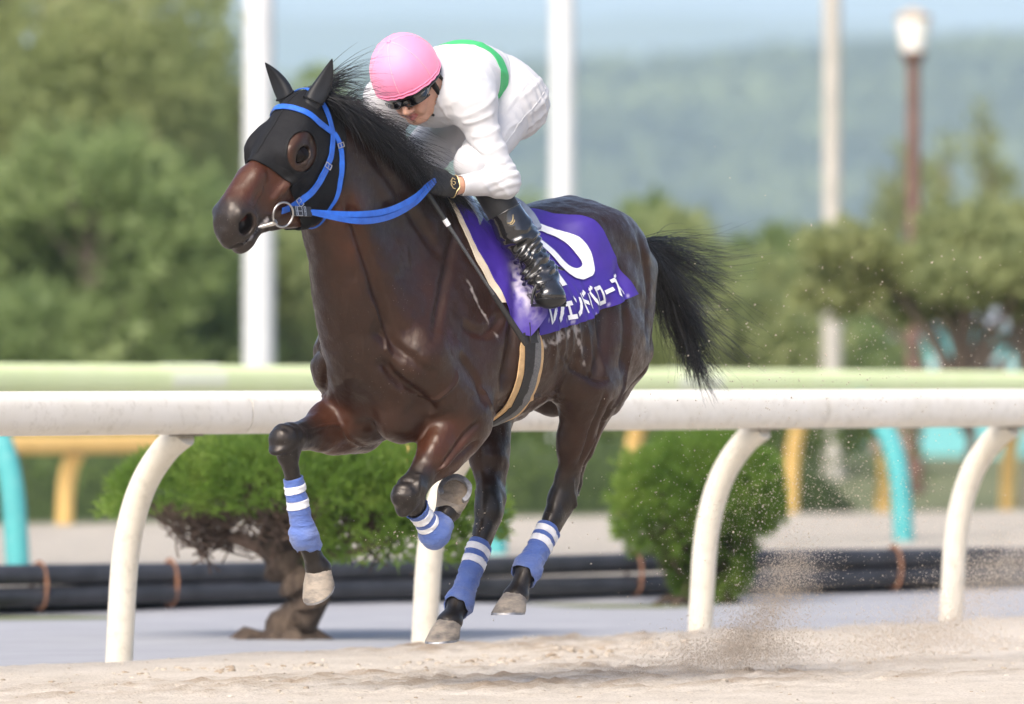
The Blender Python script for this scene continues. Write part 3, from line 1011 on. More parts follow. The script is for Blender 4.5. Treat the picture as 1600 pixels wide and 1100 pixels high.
def EYE(s): return hd(.222, s * .0945, -.054)
def EYN(s): return unit(HB * s * .88 + HD * .38 + HA * .22)
def NOS(s): return hd(.556, s * .048, -.086)
def NON(s): return unit(HB * s * .86 + HA * .42 + HD * .18)

# leg joints
LEGS = {
    'fl': dict(sh=(.55, .17, 1.10), el=(.33, .185, .885), kn=(.615, .155, .645), fe=(.462, .155, .520), co=(.375, .15, .590), toe=(.285, .15, .655)),
    'fr': dict(sh=(.575, -.15, 1.08), el=(.43, -.175, .885), kn=(.868, -.15, .825), fe=(.778, -.14, .515), co=(.705, -.135, .405), toe=(.66, -.13, .275)),
    'hl': dict(st=(-.30, .215, 1.00), ho=(-.365, .10, .635), fe=(-.16, .095, .395), co=(-.095, .09, .300), toe=(-.035, .085, .205)),
    'hr': dict(st=(-.27, -.20, .96), ho=(-.225, -.10, .60), fe=(-.035, -.095, .280), co=(.03, -.09, .215), toe=(.13, -.085, .148)),
}

def build_horse():
    F = Field((-1.05, -0.36, 0.13), (1.56, 0.36, 2.03), 0.0052)
    # barrel
    F.loft((0, 0, 0), (1, 0, 0), (0, 1, 0), (0, 0, 1), [
        (-.89, 1.45, 1.24, .075, .0), (-.78, 1.53, 1.10, .155, .1), (-.62, 1.605, 1.03, .22, .18), (-.45, 1.61, .995, .245, .2),
        (-.28, 1.585, .965, .26, .2), (-.10, 1.55, .915, .275, .12), (.06, 1.545, .865, .268, .12), (.20, 1.575, .835, .235, .3),
        (.34, 1.56, .825, .205, .35), (.47, 1.47, .84, .18, .2), (.60, 1.33, .90, .14, .1)], 0.03)
    for s in (1, -1):
        def m(x, y, z): return (x, s * y, z)
        # ribcage swell, flank hollow
        F.ell(m(-.02, .12, 1.17), (.30, .165, .27), .06)
        F.ell(m(-.36, .31, 1.19), (.07, .06, .14), .08, mode='cut')
        # croup and thigh muscles
        F.ell(m(-.50, .12, 1.485), (.25, .125, .125), .05, ax=[(1, -.1 * s, .08), (0, 1, 0), (0, 0, 1)])
        F.ell(m(-.37, .18, 1.49), (.07, .045, .05), .07)
        F.cone(m(-.64, .145, 1.42), m(-.51, .20, 1.12), (.09, .155), (.07, .13), .06, side=(0, 1, 0))
        F.cone(m(-.75, .115, 1.40), m(-.65, .16, 1.10), (.075, .10), (.07, .09), .04, side=(0, 1, 0))
        F.cone(m(-.83, .065, 1.36), m(-.775, .08, 1.13), (.065, .075), (.07, .085), .03)
        F.cone(m(-.775, .08, 1.13), m(-.60, .11, .96), (.075, .085), (.06, .07), .05)
        F.cone(m(-.45, .165, 1.36), m(-.33, .20, 1.08), (.085, .14), (.065, .11), .08, side=(0, 1, 0))
        F.cone(m(-.56, .16, 1.15), m(-.42, .17, .98), (.10, .15), (.075, .12), .05, side=(0, 1, 0))
        # shoulder: blade, muscle ridges, upper arm
        F.cone(m(.20, .085, 1.49), m(.47, .14, 1.20), (.055, .15), (.065, .13), .06, side=(0, 1, 0))
        F.cone(m(.27, .105, 1.44), m(.53, .165, 1.14), (.035, .06), (.055, .075), .045, side=(0, 1, 0))
        F.cone(m(.19, .135, 1.38), m(.40, .17, 1.10), (.045, .07), (.055, .085), .045, side=(0, 1, 0))
        F.ell(m(.28, .18, 1.05), (.11, .065, .19), .05, ax=[(1, 0, .35), (0, 1, 0), (-.35, 0, 1)])
        F.cone(m(.20, .185, 1.16), m(.29, .19, .94), (.045, .07), (.045, .06), .035, side=(0, 1, 0))
        # breast
        F.ell(m(.555, .083, 1.03), (.115, .085, .15), .04)
        F.ell(m(.52, .075, .885), (.12, .075, .075), .03)
        # neck side bands
        F.cone(m(.88, .060, 1.69), m(.67, .090, 1.40), (.032, .05), (.042, .065), .04, side=(0, 1, 0))
        F.cone(m(.67, .090, 1.40), m(.56, .155, 1.12), (.042, .065), (.055, .075), .05, side=(0, 1, 0))
        F.cone(m(.84, .05, 1.80), m(.42, .085, 1.52), (.04, .07), (.045, .11), .035, side=(0, 1, 0))
    F.cone((-.55, 0, 1.60), (-.15, 0, 1.52), (.06, .03), (.07, .03), .06)
    # breast cleft
    F.cone((.70, 0, 1.06), (.66, 0, .90), .014, .014, .04, mode='cut')
    # neck
    F.loft((.40, 0, 1.22), unit((.72, 0, .69)), (0, 1, 0), unit((-.69, 0, .72)), [
        (-.05, .42, -.38, .18, .3), (.15, .385, -.325, .15, .35), (.30, .335, -.265, .122, .3), (.45, .285, -.180, .104, .25),
        (.60, .24, -.115, .092, .2), (.75, .19, -.085, .085, .15), (.88, .14, -.07, .075, .1)], .05)
    F.cone((.83, 0, 1.52), (.665, 0, 1.06), (.045, .035), (.085, .06), .09)
    F.cone((.15, 0, 1.56), (.55, 0, 1.725), (.03, .02), (.03, .02), .07)
    F.cone((.55, 0, 1.725), (.90, 0, 1.885), (.03, .02), (.03, .02), .06)
    F.ell((.18, 0, 1.565), (.14, .045, .04), .06)

    # ---- legs
    L = LEGS
    def lerp(p, q, t): return np.asarray(p, float) * (1 - t) + np.asarray(q, float) * t
    for key in ('fl', 'fr'):
        j = L[key]
        s = 1 if key == 'fl' else -1
        sh, el, kn, fe, co = (np.array(j[q]) for q in ('sh', 'el', 'kn', 'fe', 'co'))
        fa = unit(kn - el)                       # forearm direction
        can = unit(fe - kn)
        front = unit(np.cross(np.array((0., 1., 0.)), fa)); front = front if front.dot((1, 0, .8)) > 0 else -front
        F.cone(sh, el, (.085, .105), (.08, .10), .05, side=(0, 1, 0))
        F.cone(el, lerp(el, kn, .5), (.075, .098), (.056, .066), .045, side=(0, 1, 0))
        F.cone(lerp(el, kn, .45), kn - fa * .05, (.056, .066), (.041, .046), .03, side=(0, 1, 0))
        F.ell(lerp(el, kn, .28) + front * .045 + np.array((0, s * .012, 0)), (.13, .042, .045), .02, ax=[fa, (0, 1, 0), front])
        F.ell(lerp(el, kn, .22) - front * .05, (.11, .05, .045), .025, ax=[fa, (0, 1, 0), front])
        F.ell(lerp(el, kn, .33) + np.array((0, s * .045, 0)), (.12, .025, .035), .015, ax=[fa, (0, 1, 0), front])
        if key == 'fl':
            F.ell(el + np.array((-.055, .0, -.005)), (.05, .04, .045), .04)
        else:
            F.ell(el + np.array((-.02, 0, -.03)), (.09, .05, .05), .05)
        # knee
        bis = unit(unit(el - kn) + unit(fe - kn))
        F.cone(kn - fa * .045, kn + fa * .002 - bis * .008, (.041, .043), (.043, .043), .022, side=(0, 1, 0))
        F.cone(kn - bis * .008, kn + can * .05, (.043, .042), (.033, .035), .022, side=(0, 1, 0))
        F.ell(kn - fa * .030 + front * .014, (.026, .047, .036), .012, ax=[fa, (0, 1, 0), front])
        F.ell(kn + can * .020 - bis * .012, (.026, .044, .036), .012, ax=[can, (0, 1, 0), bis])
        for q_ in (1, -1):
            F.ell(kn - fa * .035 + np.array((0, q_ * .036, 0)), (.026, .014, .026), .012, ax=[fa, (0, 1, 0), front])
        bk = -unit(np.cross((0, 1, 0), can)); bk = bk if bk.dot(unit(el - kn)) * 1 + bk[0] * -1 > 0 else -bk
        F.ell(kn + can * .015 + bis * .03, (.03, .028, .025), .02)
        # cannon, tendon, fetlock, pastern
        F.cone(kn + can * .05, fe, (.027, .028), (.026, .027), .02)
        F.cone(kn + can * .05 + bis * .018, fe + bis * .016, (.018, .018), (.017, .018), .015)
        F.ell(fe, (.037, .034, .037), .02)
        F.cone(fe, co, (.029, .029), (.034, .034), .02)
        F.ell(co, (.042, .042, .032), .02)
    for key in ('hl', 'hr'):
        j = L[key]
        s = 1 if key == 'hl' else -1
        st, ho, fe, co = (np.array(j[q]) for q in ('st', 'ho', 'fe', 'co'))
        ti = unit(ho - st)
        back = np.array((-1., 0, 0)); back = unit(back - ti * back.dot(ti))
        can = unit(fe - ho)
        F.cone((-.46, s * .15, 1.22), st, (.12, .17), (.085, .11), .06, side=(0, 1, 0))
        F.ell(st + np.array((.035, 0, .01)), (.065, .06, .075), .04)
        F.cone(st + ti * .02 + back * .05, lerp(st, ho, .55) + back * .03, (.083, .125), (.053, .078), .05, side=(0, 1, 0))
        F.cone(lerp(st, ho, .5) + back * .022, ho - ti * .06 + back * .008, (.053, .075), (.033, .046), .03, side=(0, 1, 0))
        F.cone(st + ti * .05 + back * .085, lerp(st, ho, .72) + back * .05, (.05, .05), (.022, .024), .035)
        F.cone(st + ti * .04 + np.array((0, s * .035, 0)), lerp(st, ho, .72) + np.array((0, s * .012, 0)), (.04, .05), (.022, .028), .03, side=(0, 1, 0))
        # achilles cord and point of hock
        F.cone(lerp(st, ho, .45) + back * .075, ho + back * .062 - ti * .035, (.02, .02), (.017, .017), .02)
        F.ell(ho + back * .05 - ti * .02, (.022, .022, .035), .02)
        F.cone(ho - ti * .05, ho + can * .03, (.038, .05), (.040, .048), .025, side=(0, 1, 0))
        F.ell(ho - back * .012, (.042, .042, .05), .02)
        F.ell(ho + np.array((0, s * .028, -.01)), (.022, .016, .035), .012)
        F.cone(ho + can * .03, ho + can * .10, (.036, .042), (.029, .031), .025, side=(0, 1, 0))
        F.cone(ho + can * .09, fe, (.028, .030), (.027, .028), .02)
        bb = unit(back - can * back.dot(can))
        F.cone(ho + bb * .045, fe + bb * .018, (.018, .02), (.017, .018), .018)
        F.ell(fe, (.039, .035, .039), .02)
        F.cone(fe, co, (.030, .030), (.034, .034), .02)
        F.ell(co, (.043, .043, .033), .02)

    # ---- head
    F.loft(HP, HA, HB, HD, [(am(r[0]),) + r[1:] for r in (
        (-.07, -.03, -.21, .045, .0), (0, .014, -.23, .064, -.05), (.08, .030, -.275, .080, -.10), (.16, .032, -.318, .088, -.16),
        (.24, .026, -.318, .083, -.14), (.32, .014, -.282, .066, .05), (.40, .004, -.228, .052, .15), (.48, -.004, -.182, .044, .15),
        (.55, -.014, -.168, .042, .10), (.590, -.036, -.165, .038, .05), (.612, -.066, -.155, .028, .05))], .03)
    for s in (1, -1):
        F.ell(hd(.205, s * .070, -.016), (.060, .028, .022), .04, ax=[HA, HB, HD])             # brow
        F.ell(hd(.232, s * .082, -.062), (.055, .017, .044), .03, ax=[HA, HB, HD])
        F.ell(hd(.17, s * .052, -.195), (.125, .044, .122), .03, ax=[HA, HB, HD])               # cheek
        F.cone(hd(.26, s * .082, -.100), hd(.385, s * .058, -.112), .009, .006, .022)             # facial crest
        F.cone(hd(.38, s * .025, -.024), hd(.53, s * .024, -.046), .024, .024, .03)               # nasal side
        F.ell(hd(.545, s * .028, -.085), (.062, .030, .052), .03, ax=[HA, HB, HD])              # nostril flare
        F.ell(hd(.566, s * .018, -.120), (.040, .033, .036), .03, ax=[HA, HB, HD])             # upper lip
        F.cone(hd(.24, s * .034, -.295), hd(.46, s * .026, -.180), .024, .020, .03)               # jaw bar
        F.ell(hd(.33, s * .078, -.160), (.06, .016, .03), .03, ax=[HA, HB, HD], mode='cut')
        # eye: lids round a cut socket
        e = EYE(s); en = EYN(s)
        eu = unit(HA - en * HA.dot(en)); ev = np.cross(en, eu)
        rim = [e + eu * (.037 * math.cos(t)) + ev * (.0235 * math.sin(t)) - en * (.004 * abs(math.cos(t))) for t in np.linspace(0, 2 * math.pi, 13)]
        for p, q in zip(rim, rim[1:]):
            F.cone(p, q, .0050, .0050, .016)
        F.cone(e + eu * .01 + ev * .024 * s, e - eu * .02 + ev * .022 * s, .008, .006, .012)
        F.ell(e + en * .005, (.036, .0220, .019), .004, ax=[eu, ev, en], mode='cut')
        # nostril: wide comma with a thick rim
        n = NOS(s); nn = NON(s)
        nu = unit((HA * .8 - HD * .6) - nn * (HA * .8 - HD * .6).dot(nn)); nv = np.cross(nn, nu)
        rim = [n + nu * (.039 * math.cos(t)) + nv * (.030 * math.sin(t)) for t in np.linspace(0, 2 * math.pi, 15)]
        for p, q in zip(rim, rim[1:]):
            F.cone(p, q, .0115, .0115, .014)
        F.ell(n + nn * .006, (.034, .0245, .036), .009, ax=[nu, nv, nn], mode='cut')
        F.cone(hd(.47, s * .036, -.045), hd(.555, s * .050, -.050), .010, .014, .016)            # false nostril ridge
        F.ell(hd(.60, s * .024, -.098), (.012, .012, .026), .012, ax=[HA, HB, HD])
        # mouth line
        F.cone(hd(.445, s * .050, -.150), hd(.54, s * .043, -.144), .0075, .009, .007, mode='cut')
        F.cone(hd(.54, s * .043, -.144), hd(.62, s * .02, -.146), .009, .009, .007, mode='cut')
        F.cone(hd(.46, s * .036, -.160), hd(.54, s * .028, -.168), .018, .018, .015)
    F.ell(hd(.552, 0, -.180), (.044, .034, .028), .025, ax=[HA, HB, HD])                        # chin
    F.ell(hd(.48, 0, -.212), (.035, .045, .016), .02, ax=[HA, HB, HD], mode='cut')
    return F.surf(4)

HV, HQ = build_horse()
HN = vnormals(HV, HQ)

def sculpt(V, N):
    """grooves between muscles, veins, tendons and fine unevenness, laid on the surface"""
    bv = BVHTree.FromPolygons([tuple(v) for v in V], [tuple(q) for q in HQ])
    disp = np.zeros(len(V))
    def line(P, w, amp, wob=.0):
        P = [np.array(bv.find_nearest(Vector(p))[0]) for p in catmull(P, 6)]
        if wob:
            P = [p + rng.normal(size=3) * wob for p in P]
        best = np.full(len(V), 9.0)
        lo, hi = np.min(P, 0) - 3 * w, np.max(P, 0) + 3 * w
        idx = np.where(((V > lo) & (V < hi)).all(1))[0]
        sub = V[idx]
        b = np.full(len(idx), 9.0)
        tt = np.zeros(len(idx))
        for i, (p, q) in enumerate(zip(P, P[1:])):
            d, t = seg_t(sub, p, q)
            m = d < b
            b[m] = d[m]; tt[m] = (i + np.clip(t[m], 0, 1)) / (len(P) - 1)
        fade = np.clip(np.minimum(tt, 1 - tt) * 6, 0, 1)
        disp[idx] += 2.2 * amp * np.exp(-(b / w) ** 2) * fade
    for s in (1, -1):
        def m(*P): return [(x, s * y, z) for x, y, z in P]
        line(m((.87, .08, 1.62), (.76, .10, 1.38), (.66, .11, 1.14)), .020, -.010)
        line(m((.30, .11, 1.52), (.45, .16, 1.32), (.57, .20, 1.12)), .020, -.007)
        line(m((.80, .08, 1.82), (.55, .12, 1.58), (.40, .15, 1.40)), .026, -.006)
        line(m((.11, .22, 1.42), (.15, .24, 1.20), (.20, .24, .98)), .024, -.011)
        line(m((.40, .20, 1.20), (.29, .22, 1.17), (.18, .24, 1.24)), .018, -.006)
        line(m((.44, .21, 1.10), (.36, .23, 1.02), (.33, .23, .92)), .016, -.006)
        line(m((.66, .05, 1.10), (.58, .15, 1.00), (.50, .19, .92)), .018, -.010)
        line(m((.69, .03, 1.20), (.64, .14, 1.12), (.55, .2, 1.05)), .018, -.006)
        line(m((-.35, .26, 1.30), (-.31, .27, 1.12), (-.27, .25, 1.0)), .030, -.010)
        line(m((-.80, .14, 1.42), (-.74, .20, 1.22), (-.64, .21, 1.00), (-.55, .2, .9)), .018, -.012)
        line(m((-.43, .25, 1.42), (-.46, .27, 1.22), (-.43, .27, 1.04)), .022, -.008)
        line(m((-.60, .2, 1.52), (-.66, .22, 1.34), (-.62, .25, 1.16)), .022, -.006)
        for k in range(6):
            f = -.02 - .055 * k
            line(m((f + .03, .26, 1.36), (f, .30, 1.2), (f - .03, .27, 1.03)), .012, .0030)
        # veins
        line(m((.16, .20, .93), (.02, .24, .96), (-.12, .23, .97), (-.28, .18, 1.0)), .0065, .0045, .004)
        line(m((.33, .2, 1.00), (.30, .22, .92), (.22, .22, .90)), .006, .004, .003)
        line(m((.62, .12, 1.02), (.56, .18, .96), (.50, .2, .99), (.46, .22, 1.06)), .006, .0035, .003)
        line(m((-.50, .27, 1.12), (-.45, .26, 1.0), (-.38, .24, .9), (-.36, .2, .78)), .0065, .0045, .003)
        line(m((.76, .1, 1.30), (.70, .12, 1.18), (.68, .12, 1.10)), .008, .004, .003)
        line([hd(.30, s * .085, -.10), hd(.36, s * .07, -.13), hd(.42, s * .06, -.15), hd(.46, s * .055, -.12)], .005, .0035, .001)
        line([hd(.40, s * .05, -.05), hd(.46, s * .05, -.07), hd(.50, s * .05, -.06)], .005, .003, .001)
        for k in range(4):
            line([hd(.49 + k * .012, s * .045, -.10 - k * .006), hd(.505 + k * .014, s * .045, -.135 - k * .002)], .004, -.0025)
        for k in range(5):
            line(m((-.05 - .03 * k, .28, 1.12), (-.16 - .03 * k, .28, 1.06 - .01 * k), (-.26 - .02 * k, .27, 1.02)), .008, -.0022, .003)
    for key in ('fl', 'fr'):
        j = LEGS[key]; s = 1 if key == 'fl' else -1
        el, kn, fe = (np.array(j[q]) for q in ('el', 'kn', 'fe'))
        fa = unit(kn - el); fr = unit(np.cross(np.array((0., 1., 0.)), fa)); fr = fr if fr.dot((1, 0, .8)) > 0 else -fr
        sd = np.array((0, s * 1.0, 0))
        line([el + fa * .02 + sd * .09 + fr * .02, el + fa * .14 + sd * .08 + fr * .02, kn - fa * .10 + sd * .06 + fr * .01], .011, -.0055)
        line([el + fa * .05 + sd * .07 - fr * .04, el + fa * .16 + sd * .07 - fr * .025, kn - fa * .09 + sd * .05 - fr * .02], .011, -.005)
        line([el + fa * .05 - sd * .09 + fr * .02, el + fa * .18 - sd * .07 + fr * .02, kn - fa * .06 - sd * .05 + fr * .03], .006, .004, .002)
        line([kn - fa * .02 - sd * .05 + fr * .05, kn - fa * .01 + fr * .06, kn - fa * .02 + sd * .05 + fr * .05], .010, -.0014)
        line([kn + fa * .02 - sd * .05 + fr * .03, kn + fa * .03 + fr * .05, kn + fa * .02 + sd * .05 + fr * .03], .010, -.0016)
        line([kn - fa * .07 + sd * .03 + fr * .04, kn - fa * .03 + sd * .045 + fr * .03, kn + fa * .01 + sd * .05], .010, .003)
    for key in ('hl', 'hr'):
        j = LEGS[key]; s = 1 if key == 'hl' else -1
        st, ho = np.array(j['st']), np.array(j['ho'])
        ti = unit(ho - st); sd = np.array((0, s * 1.0, 0)); bk = np.array((-1., 0, 0))
        line([st + ti * .05 + sd * .1 + bk * .06, st + ti * .18 + sd * .08 + bk * .05, ho - ti * .08 + sd * .05 + bk * .035], .012, -.007)
        line([st + ti * .02 + sd * .1, st + ti * .15 + sd * .08, ho - ti * .10 + sd * .05 - bk * .01], .011, -.005)
        line([ho - ti * .10 + sd * .04 + bk * .045, ho - ti * .05 + sd * .04 + bk * .05, ho + sd * .04 + bk * .045], .009, -.006)
        line([ho - ti * .06 + sd * .05 - bk * .02, ho + sd * .05 - bk * .015, ho + ti * .05 + sd * .05], .007, .004, .001)
    body = np.clip((V[:, 2] - .45) / .3, 0, 1)
    disp += body * (.0042 * vnoise(V * 10 + 1.3) + .0026 * vnoise(V * 22 + 5.1) + .0011 * vnoise(V * 55 + 2.7))
    return V + N * disp[:, None]
HV = sculpt(HV, HN)
HN = vnormals(HV, HQ)
_dom = int(len(HV))

def coat_colours(V):
    """coat colour: bay brown, darker on top and down the breast, redder on face, forearms and thigh backs; black points"""
    n = len(V)
    bay = np.array((.0205, .0062, .0026)); dark = np.array((.0062, .0026, .0017)); red = np.array((.058, .0165, .0058)); black = np.array((.0075, .0072, .0078))
    C = np.tile(bay, (n, 1))
    def mix(w, c):
        w = np.clip(w, 0, 1)[:, None]
        C[:] = C * (1 - w) + c * w
    sm = lambda x, a, b: np.clip((x - a) / (b - a), 0, 1) ** 2 * (3 - 2 * np.clip((x - a) / (b - a), 0, 1))
    x, y, z = V[:, 0], V[:, 1], V[:, 2]
    mix(sm(z, 1.30, 1.62) * .55, dark)
    mix(sm(x, .60, .75) * sm(-z, -1.45, -1.1) * .55, dark)  # darker down the neck front and breast
    mix(sm(-x, .7, .95) * .7 * sm(-z, -1.4, -1.1), red)
    ha = (V - HP) @ HA; hb = (V - HP) @ HB; hdd = (V - HP) @ HD
    inhead = sm(ha, .0, .12) * sm(x, .85, .95) * sm(z, 1.36, 1.42)
    mix(inhead * sm(ha, .1, .3) * .75, red)
    mix(inhead * sm(ha - hdd * .6, .46, .55), np.array((.0105, .0085, .0088)))
    mix(inhead * sm(-hdd, .13, .18) * sm(ha, .4, .52) * .8, np.array((.02, .016, .016)))
    # around the eyes
    for s in (1, -1):
        d = np.linalg.norm(V - EYE(s), axis=1)
        mix(sm(-d, -.068, -.034) * .8, np.array((.0075, .0045, .0036)))
        # inside of the nostril
        d = np.linalg.norm(V - (NOS(s) - NON(s) * .02), axis=1)
        mix(inhead * sm(-d, -.036, -.026), black * .8)
        d = np.linalg.norm(V - (NOS(s) - NON(s) * .022 - HA * .010 + HD * .010), axis=1)
        mix(inhead * sm(-d, -.017, -.012) * .8, np.array((.13, .014, .014)))
    # neck underside reddish band below the jaw
    mix(sm(x, .72, .85) * sm(-np.abs(z - 1.52), -.16, -.05) * sm(y, .02, .09) * .6, red)
    for k in ('fl', 'fr'):
        j = LEGS[k]
        d, t = seg_t(V, j['el'], j['kn'])
        near = sm(-d, -.14, -.09)
        mix(near * sm(t, .05, .3) * .55, red)
        mix(near * sm(t, .55, .85), black)
        for a, b in (('kn', 'fe'), ('fe', 'co')):
            d, t = seg_t(V, j[a], j[b])
            mix(sm(-d, -.085, -.06), black)
    for k in ('hl', 'hr'):
        j = LEGS[k]
        d, t = seg_t(V, j['st'], j['ho'])
        mix(sm(-d, -.16, -.11) * sm(t, .6, 1.0), black * 1.2)
        for a, b in (('ho', 'fe'), ('fe', 'co')):
            d, t = seg_t(V, j[a], j[b])
            mix(sm(-d, -.085, -.06), black)
    return C

def coat_material():
    m, nt, b = new_mat('bay_coat')
    at = nt.nodes.new('ShaderNodeAttribute'); at.attribute_name = 'coat'
    n1 = noise_node(nt, 9, 6, .6)
    n2 = noise_node(nt, 230, 3, .6, stretch=(1, 1, .28))
    mr = ramp(nt, n1.outputs['Fac'], [(.3, (.72, .72, .74)), (.7, (1.25, 1.2, 1.15))])
    mx = nt.nodes.new('ShaderNodeMixRGB'); mx.blend_type = 'MULTIPLY'; mx.inputs['Fac'].default_value = 1
    nt.links.new(at.outputs['Color'], mx.inputs['Color1']); nt.links.new(mr.outputs['Color'], mx.inputs['Color2'])
    # specks of dried sand and sweat on the coat
    n3 = noise_node(nt, 210, 2, .5)
    sp = ramp(nt, n3.outputs['Fac'], [(.70, 0.0), (.76, 1.0)])
    n4 = noise_node(nt, 5, 3, .5)
    sg = ramp(nt, n4.outputs['Fac'], [(.46, 0.0), (.66, .5)])
    mu = nt.nodes.new('ShaderNodeMath'); mu.operation = 'MULTIPLY'
    nt.links.new(sp.outputs['Color'], mu.inputs[0]); nt.links.new(sg.outputs['Color'], mu.inputs[1])
    fo = nt.nodes.new('ShaderNodeAttribute'); fo.attribute_name = 'foam'
    ma = nt.nodes.new('ShaderNodeMath'); ma.operation = 'MAXIMUM'
    nt.links.new(mu.outputs[0], ma.inputs[0]); nt.links.new(fo.outputs['Fac'], ma.inputs[1])
    m2 = nt.nodes.new('ShaderNodeMixRGB')
    nt.links.new(ma.outputs[0], m2.inputs['Fac']); nt.links.new(mx.outputs['Color'], m2.inputs['Color1'])
    m2.inputs['Color2'].default_value = (.55, .52, .50, 1)
    nt.links.new(m2.outputs['Color'], b.inputs['Base Color'])
    n6 = noise_node(nt, 30, 6, .7)
    rr = ramp(nt, n6.outputs['Fac'], [(.30, .34), (.70, .66)])
    nt.links.new(rr.outputs['Color'], b.inputs['Roughness'])
    b.inputs['Specular IOR Level'].default_value = .32
    b.inputs['Coat Weight'].default_value = .36
    b.inputs['Coat Roughness'].default_value = .23
    b.inputs['Coat Tint'].default_value = (1, .90, .80, 1)
    b.inputs['Specular Tint'].default_value = (1, .84, .70, 1)
    b.inputs['Sheen Weight'].default_value = .04
    b.inputs['Sheen Roughness'].default_value = .4
    b.inputs['Sheen Tint'].default_value = (.8, .75, .8, 1)
    b1 = bump(nt, b, n2.outputs['Fac'], .55, .0022)
    n5 = noise_node(nt, 24, 4, .6)
    b2 = bump(nt, b, n5.outputs['Fac'], .28, .005, b1)
    bump(nt, b, noise_node(nt, 75, 4, .65, stretch=(1, 1, .45)).outputs['Fac'], .45, .0035, b2)
    return m

M_COAT = coat_material()
_me = np_mesh('racehorse', HV, HQ)
set_col(_me, 'coat', coat_colours(HV))
# dried sweat: on the lips, along the lower edge of the number cloth, streaks down the shoulder
def _foam(V):
    nz = vnoise(V * 55) * .6 + vnoise(V * 120) * .5 + vnoise(V * 21) * .35
    f = np.zeros(len(V))
    def add(P, w, k, thr):
        for p, q in zip(P, P[1:]):
            d, t = seg_t(V, p, q)
            f[:] = np.maximum(f, np.clip((np.exp(-(d / w) ** 2) + nz * .55 - thr) * 3.0, 0, 1) * k * (d < 2.2 * w))
    for s in (1, -1):
        add([hd(.45, s * .05, -.15), hd(.53, s * .045, -.150), hd(.60, s * .03, -.150)], .009, .62, .62)
        add([(.03, s * .292, 1.130), (-.08, s * .294, 1.172), (-.16, s * .285, 1.19), (-.25, s * .275, 1.205)], .030, .60, .78)
        add([(-.16, s * .285, 1.18), (-.21, s * .28, 1.12), (-.23, s * .27, 1.08)], .016, .5, .72)
        add([(.325, s * .195, 1.345), (.30, s * .21, 1.28), (.27, s * .23, 1.22), (.24, s * .25, 1.17)], .012, .55, .70)
    return f
FOAM = _foam(HV)
set_f(_me, 'foam', FOAM)
horse = link('racehorse', _me, M_COAT, frame=HORSE)
tag(horse, 'dark bay racehorse galloping in a black hood with blue bridle and blue leg wraps', 'horse')

# ---------------------------------------------------------------- eyes
M_EYE, _nt, _b = new_mat('dark_eye')
_b.inputs['Base Color'].default_value = (.006, .0035, .0025, 1)
_b.inputs['Roughness'].default_value = .03
_b.inputs['Specular IOR Level'].default_value = .14
def sphere_mesh(name, r, u=24, v=16):
    bm = bmesh.new()
    bmesh.ops.create_uvsphere(bm, u_segments=u, v_segments=v, radius=r)
    me = bpy.data.meshes.new(name); bm.to_mesh(me); bm.free()
    return me
for s in (1, -1):
    o = link('eye', sphere_mesh('eye', .040), M_EYE, horse)
    o.location = EYE(s) - EYN(s) * .0245

